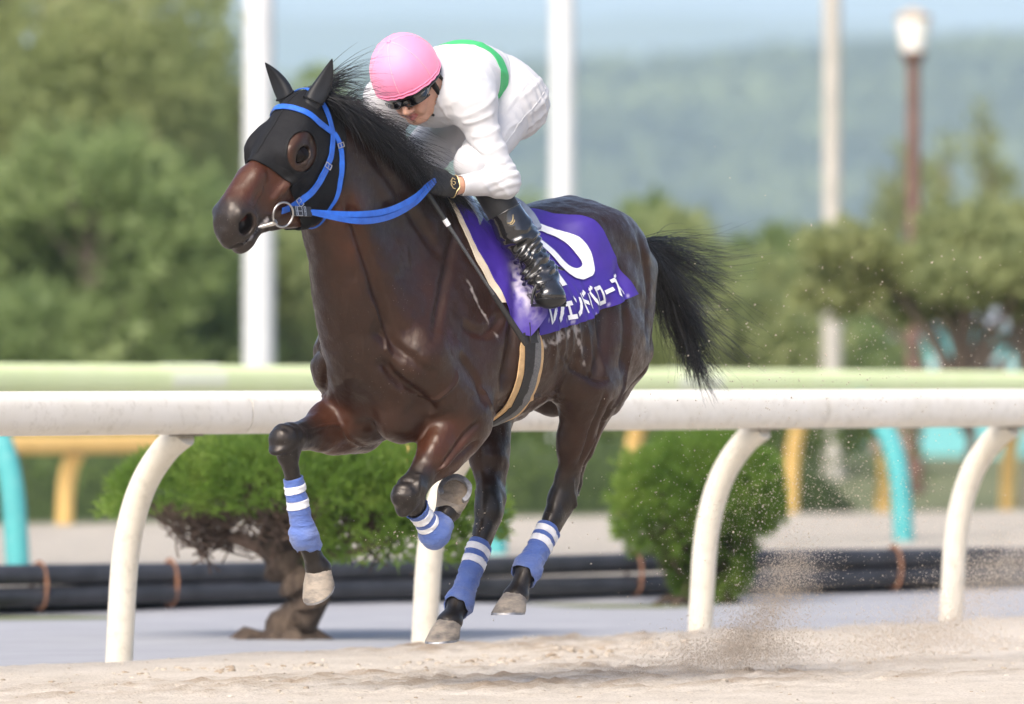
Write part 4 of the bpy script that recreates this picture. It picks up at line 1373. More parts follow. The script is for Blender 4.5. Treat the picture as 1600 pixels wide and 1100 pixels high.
# ---------------------------------------------------------------- hooves with shoes
M_HOOF = mat('muddy_horn', (.30, .255, .20), (.085, .078, .074), rough=.62, scale=17, bumpy=.6, bscale=90, bdist=.004, stretch=(1, 1, 2.2), pos=(.42, .72))
M_SHOE = mat('worn_steel', (.33, .33, .34), (.20, .19, .18), rough=.45, metal=.7, scale=60)
M_SOLE = mat('packed_sand', (.27, .215, .155), (.19, .15, .105), rough=.9, scale=40, bumpy=.8, bscale=120, bdist=.006)
def make_hoof(co, n, toe):
    """coronet centre, axis to the sole, direction of the toe"""
    co, n = np.array(co, float), unit(n)
    f = unit(np.array(toe, float) - n * np.dot(toe, n))
    l = np.cross(n, f)
    K = 28
    rings = []
    #       depth  fwd shift lateral fore  back  tilt
    for dep, sh, rl, rf, rb, ti in ((-.012, -.002, .036, .036, .034, .0), (.000, .0, .0425, .043, .038, .004), (.012, .004, .0445, .046, .040, .008),
                                    (.035, .010, .0500, .053, .044, .016), (.060, .016, .0550, .060, .047, .024), (.068, .018, .0560, .062, .047, .026)):
        ring = []
        for k in range(K):
            t = 2 * math.pi * k / K
            x, y = math.cos(t), math.sin(t)
            ff = rf if x > 0 else rb
            xx = max(x, -.86)
            wob = 1 + .018 * math.sin(5 * t + dep * 90) + .012 * math.sin(11 * t + dep * 260)
            ring.append(co + n * (dep + ti * xx) + f * (sh + xx * ff * wob) + l * (y * rl * wob))
        rings.append(ring)
    m = MB()
    V = [p for r in rings for p in r]
    Fc = []
    for i in range(len(rings) - 1):
        for k in range(K):
            Fc.append((i * K + k, i * K + (k + 1) % K, (i + 1) * K + (k + 1) % K, (i + 1) * K + k))
    m.add(V, Fc)
    o = m.build('hoof', M_HOOF, horse)
    last = rings[-1]
    cen = np.mean(last, 0)
    # concave sole with caked sand
    m = MB()
    V, Fc = list(last), []
    for sc_, dz in ((.72, -.010), (.40, -.006), (.12, -.012)):
        V += [cen + (p - cen) * sc_ + n * (dz + .004 * math.sin(7 * i)) for i, p in enumerate(last)]
    for i in range(3):
        for k in range(K):
            Fc.append((i * K + k, i * K + (k + 1) % K, (i + 1) * K + (k + 1) % K, (i + 1) * K + k))
    Fc.append(tuple(3 * K + k for k in range(K)))
    m.add(V, Fc)
    m.build('sole', M_SOLE, o)
    # U shaped shoe
    m = MB()
    V, Fc = [], []
    ks = [k % K for k in range(-10, 11)]
    for k in ks:
        p = last[k]
        q = cen + (p - cen) * .72
        p = cen + (p - cen) * .985
        V += [p - n * .001, p + n * .008, q + n * .008, q - n * .001]
    for i in range(len(ks) - 1):
        for j in range(4):
            Fc.append((i * 4 + j, i * 4 + (j + 1) % 4, (i + 1) * 4 + (j + 1) % 4, (i + 1) * 4 + j))
    Fc += [(3, 2, 1, 0), tuple((len(ks) - 1) * 4 + j for j in range(4))]
    m.add(V, Fc)
    m.build('horseshoe', M_SHOE, o, smooth=False)
    return o
make_hoof(LEGS['fl']['co'], (.225, .463, .85), (-.86, -.35, .35))
make_hoof(LEGS['fr']['co'], (-.28, 0, -.96), (.96, .05, -.28))
make_hoof(LEGS['hl']['co'], (.42, .05, -.91), (.91, .05, .42))
make_hoof(LEGS['hr']['co'], (.32, 0, -.95), (.95, 0, .32))

# ---------------------------------------------------------------- mane and tail: real strands
M_HAIR, _nt, _b = new_mat('black_hair')
_b.inputs['Base Color'].default_value = (.0065, .006, .0068, 1)
_b.inputs['Roughness'].default_value = .38
_b.inputs['Specular IOR Level'].default_value = .6
HBVH = BVHTree.FromPolygons([tuple(v) for v in HV], [tuple(q) for q in HQ])
def surf_pt(p, off=0.0):
    h = HBVH.find_nearest(Vector(p))
    n = h[1]
    if n.dot(Vector(p) - h[0]) < 0 and (Vector(p) - h[0]).length > 1e-4 and False:
        n = -n
    return np.array(h[0] + n * off), np.array(n)

def grow_mane():
    crest = catmull([(.955, 0, 1.945), (.88, 0, 1.915), (.76, 0, 1.855), (.60, 0, 1.775), (.45, 0, 1.71), (.30, 0, 1.645), (.20, 0, 1.60)], 12)
    crest = np.array([tuple(p) for p in crest])
    out = []
    K = 12
    clumps = 150
    for c in range(clumps):
        u = (c + rng.random()) / clumps
        base = crest[min(int(u * (len(crest) - 1)), len(crest) - 1)]
        fly = rng.random() < (.26 if u > .12 else .7)
        if fly:
            d0 = np.array((-.65, .15 + .5 * rng.random(), .38 + .35 * rng.random()))
            d1 = np.array((-1.0, .12 * rng.normal() + .12, -.05 + .30 * rng.normal()))
            ln = (.15 + .17 * rng.random()) if u < .3 else (.10 + .11 * rng.random())
            if u > .75: d0[2] *= .5; d1[2] = -.35
        else:
            d0 = np.array((-.15, .85, .10))
            d1 = np.array((-.62, .25, -.75 + .2 * rng.normal()))
            ln = .19 + .12 * rng.random() + .05 * (.2 < u < .48) - .06 * (u > .6)
        d0, d1 = unit(d0), unit(d1)
        nh = 16 if fly else 30
        cw = rng.normal(size=3) * .35
        for _ in range(nh):
            b = base + np.array((rng.normal() * .012, rng.normal() * .012 + .004, 0))
            b[2] -= abs(b[1]) * .45
            e0 = unit(d0 + rng.normal(size=3) * .14)
            e1 = unit(d1 + rng.normal(size=3) * .18)
            L = ln * (.65 + .5 * rng.random())
            t = np.linspace(0, 1, K)[:, None]
            p = b + L * (e0 * (t - t ** 2 * .62) + e1 * (t ** 2 * .62))
            ph = rng.random() * 6
            wv = np.sin(t * 5 + ph) * .010 * t
            p = p + cw * wv + rng.normal(size=3) * .006 * t
            if not fly:
                for i in range(1, K):
                    q, nn = surf_pt(p[i])
                    dd = (p[i] - q) @ nn
                    lim = .006 + .012 * rng.random()
                    if dd < lim: p[i] = p[i] + nn * (lim - dd)
            out.append(p)
    return strands(out, .0011, 'mane', horse, M_HAIR)
grow_mane()

def grow_tail():
    axis = catmull([(-.855, 0, 1.475), (-.93, 0, 1.485), (-1.03, 0, 1.45), (-1.13, 0, 1.35), (-1.215, 0, 1.23), (-1.285, 0, 1.12), (-1.335, 0, 1.02), (-1.37, 0, .94)], 10)
    axis = np.array([tuple(p) for p in axis])
    m = len(axis)
    out = []
    K = 18
    # the dock itself
    MB().tube([tuple(p) for p in axis[:26:4]], [.030, .029, .026, .022, .018, .012, .006], 10).build('dock', M_HAIR, horse)
    for c in range(72):
        u0c = (rng.random() ** 1.2) * .42
        a = rng.normal(size=2)
        spread = .022 + .026 * rng.random()
        fl = rng.random()
        lenc = .34 + .22 * rng.random()
        drift = np.array((.03 * rng.normal(), .03 * rng.normal(), .02 * rng.normal()))
        if fl < .32:
            drift = np.array((-.14 - .34 * rng.random(), .06 * rng.normal(), .07 * rng.normal() + .05))
            lenc = .40
        elif fl < .42:
            drift = np.array((-.06 * rng.random(), .08 * rng.normal(), -.10 - .06 * rng.random()))
        nh = 44 if fl > .42 else 17
        wv = rng.normal(size=3)
        phc = rng.random() * 6
        for _ in range(nh):
            u0 = np.clip(u0c + .02 * rng.normal(), 0, .45)
            u1 = min(1.0, u0 + lenc * (.75 + .35 * rng.random()))
            b = a + rng.normal(size=2) * .38
            t = np.linspace(0, 1, K)
            uu = (u0 + (u1 - u0) * t) * (m - 1)
            cc = np.stack([np.interp(uu, np.arange(m), axis[:, j]) for j in range(3)], 1)
            bulge = np.sin(np.pi * np.clip((u0 + (u1 - u0) * t) * .9, 0, 1)) * .9 + .2
            off = np.stack([b[0] * spread * bulge, b[1] * spread * bulge, b[0] * spread * bulge * .5], 1) * (0.3 + .7 * t)[:, None]
            wob = (np.sin(t * 6 + phc + .5 * rng.normal()) * .014 * t)[:, None] * wv + (np.sin(t * 9 + rng.random() * 6) * .005 * t)[:, None] * rng.normal(size=3)
            out.append(cc + off + wob + drift * (.7 + .5 * rng.random()) * (t ** 2.0)[:, None])
    return strands(out, .0013, 'tail', horse, M_HAIR)
grow_tail()

# ================================================================ tack
def strap_mesh(pts, width, off=.004, thick=.004, snap=True, n=6, wdir=None, up=None, sub=3):
    """a flat band through the points; when snapped it follows the horse's surface"""
    P = catmull(pts, n)
    P = [np.array(p) for p in P]
    m = len(P)
    V, Fc = [], []
    C, N = [], []
    for i in range(m):
        if snap:
            q, nn = surf_pt(P[i], 0)
            C.append(q); N.append(nn)
        else:
            C.append(P[i]); N.append(np.array(up if up is not None else (0, 1, 0), float))
    C = np.array(C); N = np.array(N)
    for _ in range(3 if snap else 0):
        C[1:-1] = (C[:-2] + 2 * C[1:-1] + C[2:]) / 4
        N[1:-1] = (N[:-2] + 2 * N[1:-1] + N[2:]) / 4
    N /= np.linalg.norm(N, axis=1, keepdims=True)
    w = width if hasattr(width, '__len__') else None
    for i in range(m):
        t = unit(C[min(i + 1, m - 1)] - C[max(i - 1, 0)])
        s = unit(np.cross(N[i], t))
        nn = np.cross(t, s)
        ww = (np.interp(i / (m - 1), np.linspace(0, 1, len(w)), w) if w is not None else width) / 2
        row = []
        for j in range(sub + 1):
            x = -ww + 2 * ww * j / sub
            p = C[i] + s * x
            if snap:
                q, qn = surf_pt(p, 0)
                p = q + nn * off
            else:
                p = p + nn * off
            row.append(p)
        V += row + [p + nn * thick for p in row[::-1]]
    k = 2 * (sub + 1)
    for i in range(m - 1):
        for j in range(k):
            Fc.append((i * k + j, (i + 1) * k + j, (i + 1) * k + (j + 1) % k, i * k + (j + 1) % k))
    Fc += [tuple(range(k)), tuple((m - 1) * k + j for j in range(k - 1, -1, -1))]
    return MB().add(V, Fc)

def torus_mb(c, n, r, tube, k=40, j=10):
    c, n = np.array(c, float), unit(n)
    a = unit(np.cross(n, (0.3, .2, .9))); b = np.cross(n, a)
    V, Fc = [], []
    for i in range(k):
        t = 2 * math.pi * i / k
        d = a * math.cos(t) + b * math.sin(t)
        for q in range(j):
            s = 2 * math.pi * q / j
            V.append(c + d * (r + tube * math.cos(s)) + n * (tube * math.sin(s)))
    for i in range(k):
        for q in range(j):
            Fc.append((i * j + q, ((i + 1) % k) * j + q, ((i + 1) % k) * j + (q + 1) % j, i * j + (q + 1) % j))
    return MB().add(V, Fc)

def frame_buckle(c, t, s, n, lw, ll, r=.0016):
    """rectangular wire buckle with a tongue"""
    c = np.array(c)
    m = MB()
    cs = [c + t * ll / 2 + s * lw / 2, c + t * ll / 2 - s * lw / 2, c - t * ll / 2 - s * lw / 2, c - t * ll / 2 + s * lw / 2]
    for i in range(4):
        m.tube([cs[i], cs[(i + 1) % 4]], r, 6)
    m.tube([c - t * ll / 2, c + t * ll / 2 + n * .001], r * .8, 6)
    return m

M_MESHFAB = None
def hood_material():
    m, nt, b = new_mat('black_mesh_fabric')
    vo = nt.nodes.new('ShaderNodeTexVoronoi'); vo.inputs['Scale'].default_value = 330
    tc = nt.nodes.new('ShaderNodeTexCoord'); nt.links.new(tc.outputs['Object'], vo.inputs['Vector'])
    r = ramp(nt, vo.outputs['Distance'], [(.1, (.002, .002, .0024)), (.6, (.0085, .0085, .010))])
    nt.links.new(r.outputs['Color'], b.inputs['Base Color'])
    b.inputs['Roughness'].default_value = .75
    b.inputs['Specular IOR Level'].default_value = .22
    n2 = noise_node(nt, 16, 4)
    b1 = bump(nt, b, vo.outputs['Distance'], .35, .0012)
    bump(nt, b, n2.outputs['Fac'], .3, .006, b1)
    return m
M_HOOD = hood_material()
M_BINDING = mat('black_elastic', (.004, .004, .0045), (.007, .007, .008), rough=.7, spec=.25, scale=120, bumpy=.2, bscale=400, bdist=.001)
M_EARVINYL = mat('black_soft_vinyl', (.010, .011, .013), (.006, .0065, .008), rough=.5, spec=.3, scale=14, bumpy=.08, bscale=60, bdist=.003)
M_BLUE = mat('blue_webbing', (.012, .12, .56), (.006, .075, .40), rough=.48, scale=35, bumpy=.5, bscale=500, bdist=.0012, sheen=.1)
M_STEEL = mat('bit_steel', (.55, .54, .52), (.42, .41, .40), rough=.28, metal=1.0, scale=40)
M_LEATHER = mat('black_leather', (.012, .011, .011), (.02, .018, .017), rough=.4, scale=60, bumpy=.3, bscale=160, bdist=.001)

# ---------------------------------------------------------------- hood
rel = HV - HP
ha_, hb_, hd_ = rel @ HA, rel @ HB, rel @ HD
def hood_front(d): return np.interp(d, [-.36, -.30, -.23, -.18, -.11, -.07, -.035, .0, .05], [.30, .305, .305, .298, .306, .312, .322, .338, .345])
def hood_back(d): return np.interp(d, [-.40, -.30, -.27, -.242, -.198, -.157, -.118, -.05, .05], [.34, .22, .160, .120, .070, .025, -.025, -.07, -.09])
side = np.sign(hb_)
def eye_hole(s):
    e, n = EYE(s) - HA * .012 + HD * .004, EYN(s)
    u = unit(HA - n * HA.dot(n)); w = np.cross(n, u)
    r = HV - e
    k = np.sqrt(((r @ u) / .069) ** 2 + ((r @ w) / .060) ** 2) - 1
    return np.where(r @ n > -.055, k, 2.0)
eyeh = np.minimum(eye_hole(1), eye_hole(-1))
g_hood = np.minimum(hood_front(hd_) - ha_, ha_ - hood_back(hd_))
g_hood = np.minimum(g_hood, eyeh * .06)
g_hood = np.where((HV[:, 2] > 1.45) & (HV[:, 0] > .80), g_hood, -1.0)
v, q, used = shell(HV, HQ, HN, g_hood, .0045, .003)
hood = link('face_hood', np_mesh('face_hood', v, q), M_HOOD, frame=HORSE)
tag(hood, 'black mesh hood with eye holes pulled over the head of the racehorse', 'horse hood')
g2 = np.minimum(g_hood, .017 - np.abs(hood_front(hd_) - .009 - ha_))
v, q, used = shell(HV, HQ, HN, g2, .0068, .003)
link('nose_band', np_mesh('nose_band', v, q), M_BINDING, hood)
# eye hole bindings
for s in (1, -1):
    g3 = np.minimum(g_hood, .0030 - np.abs(eye_hole(s) * .06 - .0030))
    v, q, used = shell(HV, HQ, HN, g3, .0056, .003)
    link('eye_binding', np_mesh('eye_binding', v, q), M_BINDING, hood)
# centre seam down the forehead
seam = [hd(a, 0, .06) for a in (.03, .08, .14, .20, .26, .32)]
strap_mesh(seam, .006, .0045, .0018).build('seam', M_BINDING, hood)
# jaw fastening
for pts, w in (([hd(.30, .062, -.235), hd(.285, .035, -.30), hd(.28, 0, -.315), hd(.285, -.035, -.30)], .035),):
    strap_mesh(pts, w, .006, .006).build('jaw_strap', M_BINDING, hood)
def ear_cover(base, tip, front, s):
    base, tip = np.array(base), np.array(tip)
    ax = unit(tip - base)
    fr = unit(np.array(front, float) - ax * np.dot(front, ax))
    sd = np.cross(ax, fr)
    L = np.linalg.norm(tip - base)
    K = 22
    V, Fc = [], []
    prof = [(-.14, .85), (0, .98), (.12, 1.05), (.25, 1.06), (.40, .96), (.55, .80), (.70, .60), (.82, .41), (.92, .22), (.98, .09), (1.0, .02)]
    for t, r in prof:
        bend = fr * (.016 * math.sin(math.pi * max(t, 0))) * -1 + sd * (s * .010 * math.sin(math.pi * max(t, 0)))
        for k in range(K):
            th = 2 * math.pi * k / K
            x, y = math.cos(th), math.sin(th)
            dent = .30 * max(0, x) ** 3 * min(1, max(t + .05, 0) * 3)
            V.append(base + ax * (L * t) + bend + fr * (x * .026 * r * (1 - dent * 1.3)) + sd * (y * .032 * r))
    m = len(prof)
    for i in range(m - 1):
        for k in range(K):
            Fc.append((i * K + k, i * K + (k + 1) % K, (i + 1) * K + (k + 1) % K, (i + 1) * K + k))
    Fc.append(tuple((m - 1) * K + k for k in range(K)))
    o = MB().add(V, Fc).build('ear_cover', M_EARVINYL, hood)
    sm_ = o.modifiers.new('smooth', 'SUBSURF'); sm_.levels = 1; sm_.render_levels = 1
    # stitched base ring
    ring = [base + ax * .012 + fr * (math.cos(t) * .028) + sd * (math.sin(t) * .0345) for t in np.linspace(0, 2 * math.pi, 25)]
    MB().tube(ring, .003, 6, caps=False).build('base_seam', M_BINDING, o)
ear_cover(hd(.045, .055, .012), (.965, .112, 2.055), (.6, .75, .2), 1)
ear_cover(hd(.035, -.052, .015), (1.045, -.098, 2.045), (.85, -.25, .2), -1)

# ---------------------------------------------------------------- bridle
RING_L = hd(.405, .083, -.162)
RING_R = hd(.405, -.083, -.162)
bridle = empty('racing_bridle')
bridle.matrix_world = HORSE
tag(bridle, 'blue webbing bridle with steel ring bit and reins on the hooded horse', 'bridle')
strap_mesh([hd(.062, .095, -.092), hd(.080, .090, -.052), hd(.098, .080, -.010), hd(.108, .055, .030), hd(.112, .02, .045), hd(.112, -.02, .045),
            hd(.108, -.055, .030), hd(.098, -.080, -.010), hd(.080, -.09, -.052), hd(.062, -.095, -.092)], .021, .0085, .003).build('browband', M_BLUE, bridle)
strap_mesh([hd(.062, .095, -.10), hd(.03, .09, -.055), hd(.0, .05, .02), hd(-.01, 0, .03), hd(.0, -.05, .02), hd(.03, -.09, -.055), hd(.062, -.095, -.10)], .024, .0085, .003).build('headpiece', M_BLUE, bridle)
for s in (1, -1):
    ck = [hd(.058, s * .095, -.092), hd(.104, s * .101, -.133), hd(.150, s * .102, -.155), hd(.200, s * .098, -.176), hd(.250, s * .09, -.186), hd(.30, s * .078, -.190), hd(.355, s * .075, -.180), hd(.382, s * .080, -.172)]
    cp = strap_mesh(ck, .021, .0085, .003).build('cheekpiece', M_BLUE, bridle)
    strap_mesh(ck[2:6], .0225, .0118, .003).build('strap_overlay', M_BLUE, cp)
    for i in (2, 5):
        p, nn = surf_pt(ck[i], .016)
        t = unit(ck[i + 1] - ck[i - 1]); sd = unit(np.cross(nn, t))
        frame_buckle(p, t, sd, nn, .027, .016).build('buckle', M_STEEL, cp)
    th = [hd(.055, s * .093, -.105), hd(.060, s * .102, -.147), hd(.094, s * .110, -.188), hd(.132, s * .111, -.226), hd(.165, s * .10, -.268), hd(.20, s * .075, -.295), hd(.215, s * .03, -.315), hd(.22, 0, -.32)]
    tl = strap_mesh(th, [.019, .019, .019, .016, .010, .008, .008], .0085, .003).build('throatlash', M_BLUE, bridle)
    p, nn = surf_pt(th[1], .014)
    t = unit(th[2] - th[0]); sd = unit(np.cross(nn, t))
    frame_buckle(p, t, sd, nn, .024, .014).build('buckle', M_STEEL, tl)
    rc = RING_L if s > 0 else RING_R
    rg = torus_mb(rc, HB * s + HA * .25 + HD * .1, .040, .0034).build('bit_ring', M_STEEL, bridle)
    MB().tube([rc + HA * .040 + HD * .004, rc + HA * .046 - HB * s * .012, hd(.50, s * .035, -.150)], [.0085, .008, .006], 12).build('mouthpiece', M_STEEL, bridle)
HAND_L = np.array((.462, .138, 1.672))
HAND_R = np.array((.47, -.10, 1.70))
for s, hand, rc in ((1, HAND_L, RING_L), (-1, HAND_R, RING_R)):
    a0 = rc - HA * .036 - HD * .015
    dirn = unit(np.array(((.78, s * .125, 1.555))) - a0)
    lo = [a0, a0 + dirn * .03, a0 + dirn * .06, a0 + dirn * .085]
    lb = strap_mesh(lo, .031, .0, .007, snap=False, up=unit((.2, s, .25))).build('rein_buckle_strap', M_LEATHER, bridle)
    nn = unit((.2, s, .25)); t = dirn; sd = unit(np.cross(nn, t))
    for k, ll in ((.036, .018), (.058, .006), (.022, .006)):
        frame_buckle(a0 + dirn * k + nn * .006, t, sd, nn, .030, ll).build('buckle', M_STEEL, lb)
    for k, (dz, dy) in enumerate(((0, 0), (.010, .004), (-.011, .003))):
        pts = [a0 + dirn * .082, np.array((.86, s * .125, 1.545 + dz)), np.array((.70, s * (.135 + dy), 1.560 + dz)), np.array((.56, s * (.138 + dy), 1.605 + dz * .8)), hand + np.array((.045, s * .022, -.022 + dz * .5)), hand + np.array((.0, s * .018, .0))]
        strap_mesh(pts, [.016, .019, .019, .018, .016], .002 * k, .003, snap=False, up=unit((.15, s, .35 - .25 * k))).build('rein', M_BLUE, bridle)

# ---------------------------------------------------------------- leg wraps
def worn(m, attr, col):
    """mix a dirt or dust colour in where the mesh carries wear"""
    nt = m.node_tree; b = nt.nodes['Principled BSDF']
    src = b.inputs['Base Color'].links[0].from_socket
    at = nt.nodes.new('ShaderNodeAttribute'); at.attribute_name = attr
    mx = nt.nodes.new('ShaderNodeMixRGB')
    nt.links.new(at.outputs['Fac'], mx.inputs['Fac']); nt.links.new(src, mx.inputs['Color1']); mx.inputs['Color2'].default_value = col + (1,)
    nt.links.new(mx.outputs['Color'], b.inputs['Base Color'])
    return m
M_WRAP = worn(mat('blue_leg_wrap', (.055, .11, .36), (.080, .14, .37), rough=.8, scale=14, bumpy=.9, bscale=70, bdist=.005, stretch=(1, 1, 3), sheen=.2), 'wear', (.17, .21, .36))
M_STRIPE = mat('white_tape', (.78, .78, .78), (.66, .66, .68), rough=.6, scale=60, bumpy=.2, bscale=200, bdist=.001)
def wrap(key, top, t0, t1, stripes, label, flare=.004):
    j = LEGS[key]
    p, q_ = np.array(j[top]), np.array(j['fe'])
    L = np.linalg.norm(q_ - p)
    d, t = seg_t(HV, p, q_)
    # the lower border dips over the back of the fetlock, the upper is level
    ang = (HV - p) @ unit(np.cross(np.cross(q_ - p, (1, 0, 0)), q_ - p))
    tt1 = t1 + np.clip(-ang, -.04, .04) * 1.6 + .012 * np.sin(ang * 220)
    ok = d < .068
    other = [k for k in LEGS if k != key]
    g = np.where(ok, np.minimum(t - t0, tt1 - t) * L, -1.0)
    off = .0065 + flare * np.clip((t - .6) / .5, 0, 1) + .0026 * np.mod(t * 8 + np.arctan2((HV - p) @ np.cross(unit(q_ - p), unit(np.cross(q_ - p, (0, 1, 0)))), (HV - p) @ unit(np.cross(q_ - p, (0, 1, 0)))) / 6.2832 + .25 * vnoise(HV * 18), 1.0) + .0022 * vnoise(HV * np.array((40, 40, 110.)))
    v, q, used = shell(HV, HQ, HN, g, off, .004)
    me = np_mesh('leg_wrap', v, q)
    wr = np.clip((t[used] - .62) / .5, 0, 1) * (.45 + .55 * vnoise(HV[used] * 40))
    set_f(me, 'wear', np.clip(np.concatenate([wr, wr]), 0, 1))
    o = link('leg_wrap', me, M_WRAP, frame=HORSE)
    tag(o, label, 'leg wrap', 'leg wraps of the racehorse')
    for a, b in stripes:
        g = np.where(ok, np.minimum(t - a, b - t) * L, -1.0)
        v, q, used = shell(HV, HQ, HN, g, off + .0016, .002)
        link('stripe', np_mesh('stripe', v, q), M_STRIPE, o)
    return o
wrap('fr', 'kn', .40, 1.16, ((.475, .55), (.63, .71)), 'blue wrap with two white stripes on the stretched right foreleg')
wrap('fl', 'kn', .36, 1.22, ((.46, .60), (.70, .80)), 'blue wrap with frayed white tape on the folded left foreleg', .008)
wrap('hl', 'ho', .44, 1.12, ((.49, .565), (.62, .70)), 'blue wrap with two white stripes on the left hind leg nearest the rail post')
wrap('hr', 'ho', .38, 1.08, ((.43, .495), (.55, .62)), 'blue wrap with two white stripes on the right hind leg lowest to the sand')

# ---------------------------------------------------------------- number cloth, saddle, girth
M_PURPLE = worn(mat('purple_number_cloth', (.050, .021, .28), (.036, .014, .22), rough=.55, scale=7, bumpy=.3, bscale=18, bdist=.008), 'wear', (.60, .56, .66))
M_WHITEPRINT = mat('white_print', (.80, .80, .80), (.72, .72, .73), rough=.5, scale=30)
M_CREAM = mat('cream_felt', (.72, .62, .47), (.62, .52, .38), rough=.85, scale=40, bumpy=.4, bscale=200, bdist=.002)
M_SADDLE = mat('grey_clear_vinyl', (.34, .38, .46), (.20, .23, .29), rough=.22, scale=9, coat=.5, bumpy=.15, bscale=14, bdist=.01)
M_GIRTHTAN = mat('tan_webbing', (.60, .40, .20), (.48, .31, .15), rough=.8, scale=60, bumpy=.3, bscale=300, bdist=.001)
M_GIRTHGREY = mat('grey_elastic', (.16, .16, .16), (.09, .09, .09), rough=.7, scale=220, bumpy=.4, bscale=500, bdist=.001)
M_BLACKWEB = mat('black_webbing', (.013, .012, .012), (.022, .02, .02), rough=.6, scale=90, bumpy=.4, bscale=400, bdist=.001)

def barrel(f, ang, s=1, off=0.0):
    """point on the barrel at station f, angle down from the spine"""
    a = R(ang)
    ax = Vector((f, 0, 1.25))
    d = Vector((0, s * math.sin(a), math.cos(a)))
    h = HBVH.ray_cast(ax + d * .9, -d)
    return np.array(h[0] + d * off)

def cloth_pt(u, v, s=1):
    """u 0 front to 1 back, v 0 spine to 1 lower edge"""
    ff = np.interp(v, [0, .35, .7, 1], [.20, .13, .085, .075])
    fb = np.interp(v, [0, .25, .5, .75, 1], [-.20, -.27, -.355, -.435, -.515])
    amax = np.interp(u, [0, .5, 1], [105, 95, 79])
    f = ff + (fb - ff) * u
    ang = v * amax
    off = .013 + .010 * max(0, v - .6) / .4 + .006 * math.sin(u * 9 + v * 3) * v + .016 * max(0, u - .85) / .15 * v
    off += v * (.005 * mnoise.noise(Vector((u * 7, v * 3, s))) + .004 * math.sin(u * 17 + 4 * mnoise.noise(Vector((u * 3, v * 2, 1)))) * (u > .0))
    return barrel(f, ang, s, off)
NU, NV = 30, 26
def grid_cloth(fn, nu, nv, sides=(1,), thick=.003):
    V, Fc = [], []
    for s in sides:
        base = len(V)
        for i in range(nu + 1):
            for j in range(nv + 1):
                V.append(fn(i / nu, j / nv, s))
        V2 = []
        for i in range(nu + 1):
            for j in range(nv + 1):
                p = np.array(V[base + i * (nv + 1) + j])
                c = np.array((p[0], 0, 1.25)); d = unit(c - p)
                V2.append(p + d * thick)
        V += V2
        n1 = (nu + 1) * (nv + 1)
        for i in range(nu):
            for j in range(nv):
                a, b, c, d = i * (nv + 1) + j, (i + 1) * (nv + 1) + j, (i + 1) * (nv + 1) + j + 1, i * (nv + 1) + j + 1
                qq = (a, b, c, d)
                Fc.append(tuple(base + x for x in (qq if s < 0 else qq[::-1])))
                Fc.append(tuple(base + n1 + x for x in (qq[::-1] if s < 0 else qq)))
        rim = [i * (nv + 1) for i in range(nu + 1)] + [nu * (nv + 1) + j for j in range(1, nv + 1)] + [i * (nv + 1) + nv for i in range(nu - 1, -1, -1)] + [j for j in range(nv - 1, 0, -1)]
        for a, b in zip(rim, rim[1:] + rim[:1]):
            Fc.append((base + a, base + b, base + b + n1, base + a + n1))
    return MB().add(V, Fc)
cloth = grid_cloth(cloth_pt, 70, 56, (1, -1)).build('number_cloth', M_PURPLE, frame=HORSE)
def smudge(o, fn):
    co = np.empty(len(o.data.vertices) * 3, np.float32); o.data.vertices.foreach_get('co', co); co = co.reshape(-1, 3).astype(float)
    set_f(o.data, 'wear', np.clip(fn(co), 0, 1))
smudge(cloth, lambda c: ((vnoise(c * 70) * .6 + vnoise(c * 160) * .6) >  1.0 - .45 * np.exp(-((c[:, 2] - (1.165 - .24 * (c[:, 0] - .08))) / .025) ** 2)) * .55)
tag(cloth, 'purple number cloth with white numerals and katakana under the saddle', 'saddle cloth')

CG = np.array([[cloth_pt(i / 70, j / 56, 1) for j in range(57)] for i in range(71)])
def cloth_at(u, v, off):
    x, y = min(max(u, 0), .9999) * 70, min(max(v, 0), .9999) * 56
    i, j = int(x), int(y)
    a, b = x - i, y - j
    p = (CG[i, j] * (1 - a) + CG[i + 1, j] * a) * (1 - b) + (CG[i, j + 1] * (1 - a) + CG[i + 1, j + 1] * a) * b
    du, dv = CG[i + 1, j] - CG[i, j], CG[i, j + 1] - CG[i, j]
    n = unit(np.cross(dv, du))
    if n[1] < 0: n = -n
    return p + n * off

def fill_poly(outer, holes, u0, v0, du, dv, name, cell=.02, off=.0048):
    """flat print laid on the cloth: outline in unit square mapped to (u0,v0)+(x*du, y*dv)"""
    bm = bmesh.new()
    def ring(P):
        vs = [bm.verts.new((x, y, 0)) for x, y in P]
        return [bm.edges.new((vs[i], vs[(i + 1) % len(vs)])) for i in range(len(vs))]
    ed = ring(outer)
    for h in holes:
        ed += ring(h)
    bmesh.ops.triangle_fill(bm, use_beauty=True, use_dissolve=False, edges=ed)
    for ax in (0, 1):
        lo = min(v.co[ax] for v in bm.verts); hi = max(v.co[ax] for v in bm.verts)
        n = max(2, int((hi - lo) / .05))
        for k in range(1, n):
            co = [0, 0, 0]; no = [0, 0, 0]
            co[ax] = lo + (hi - lo) * k / n; no[ax] = 1
            bmesh.ops.bisect_plane(bm, geom=bm.verts[:] + bm.edges[:] + bm.faces[:], plane_co=co, plane_no=no)
    for v in bm.verts:
        x, y = v.co.x, v.co.y
        v.co = cloth_at(u0 + x * du[0] + y * dv[0], v0 + x * du[1] + y * dv[1], off)
    bmesh.ops.recalc_face_normals(bm, faces=bm.faces[:])
    me = bpy.data.meshes.new(name); bm.to_mesh(me); bm.free()
    return me

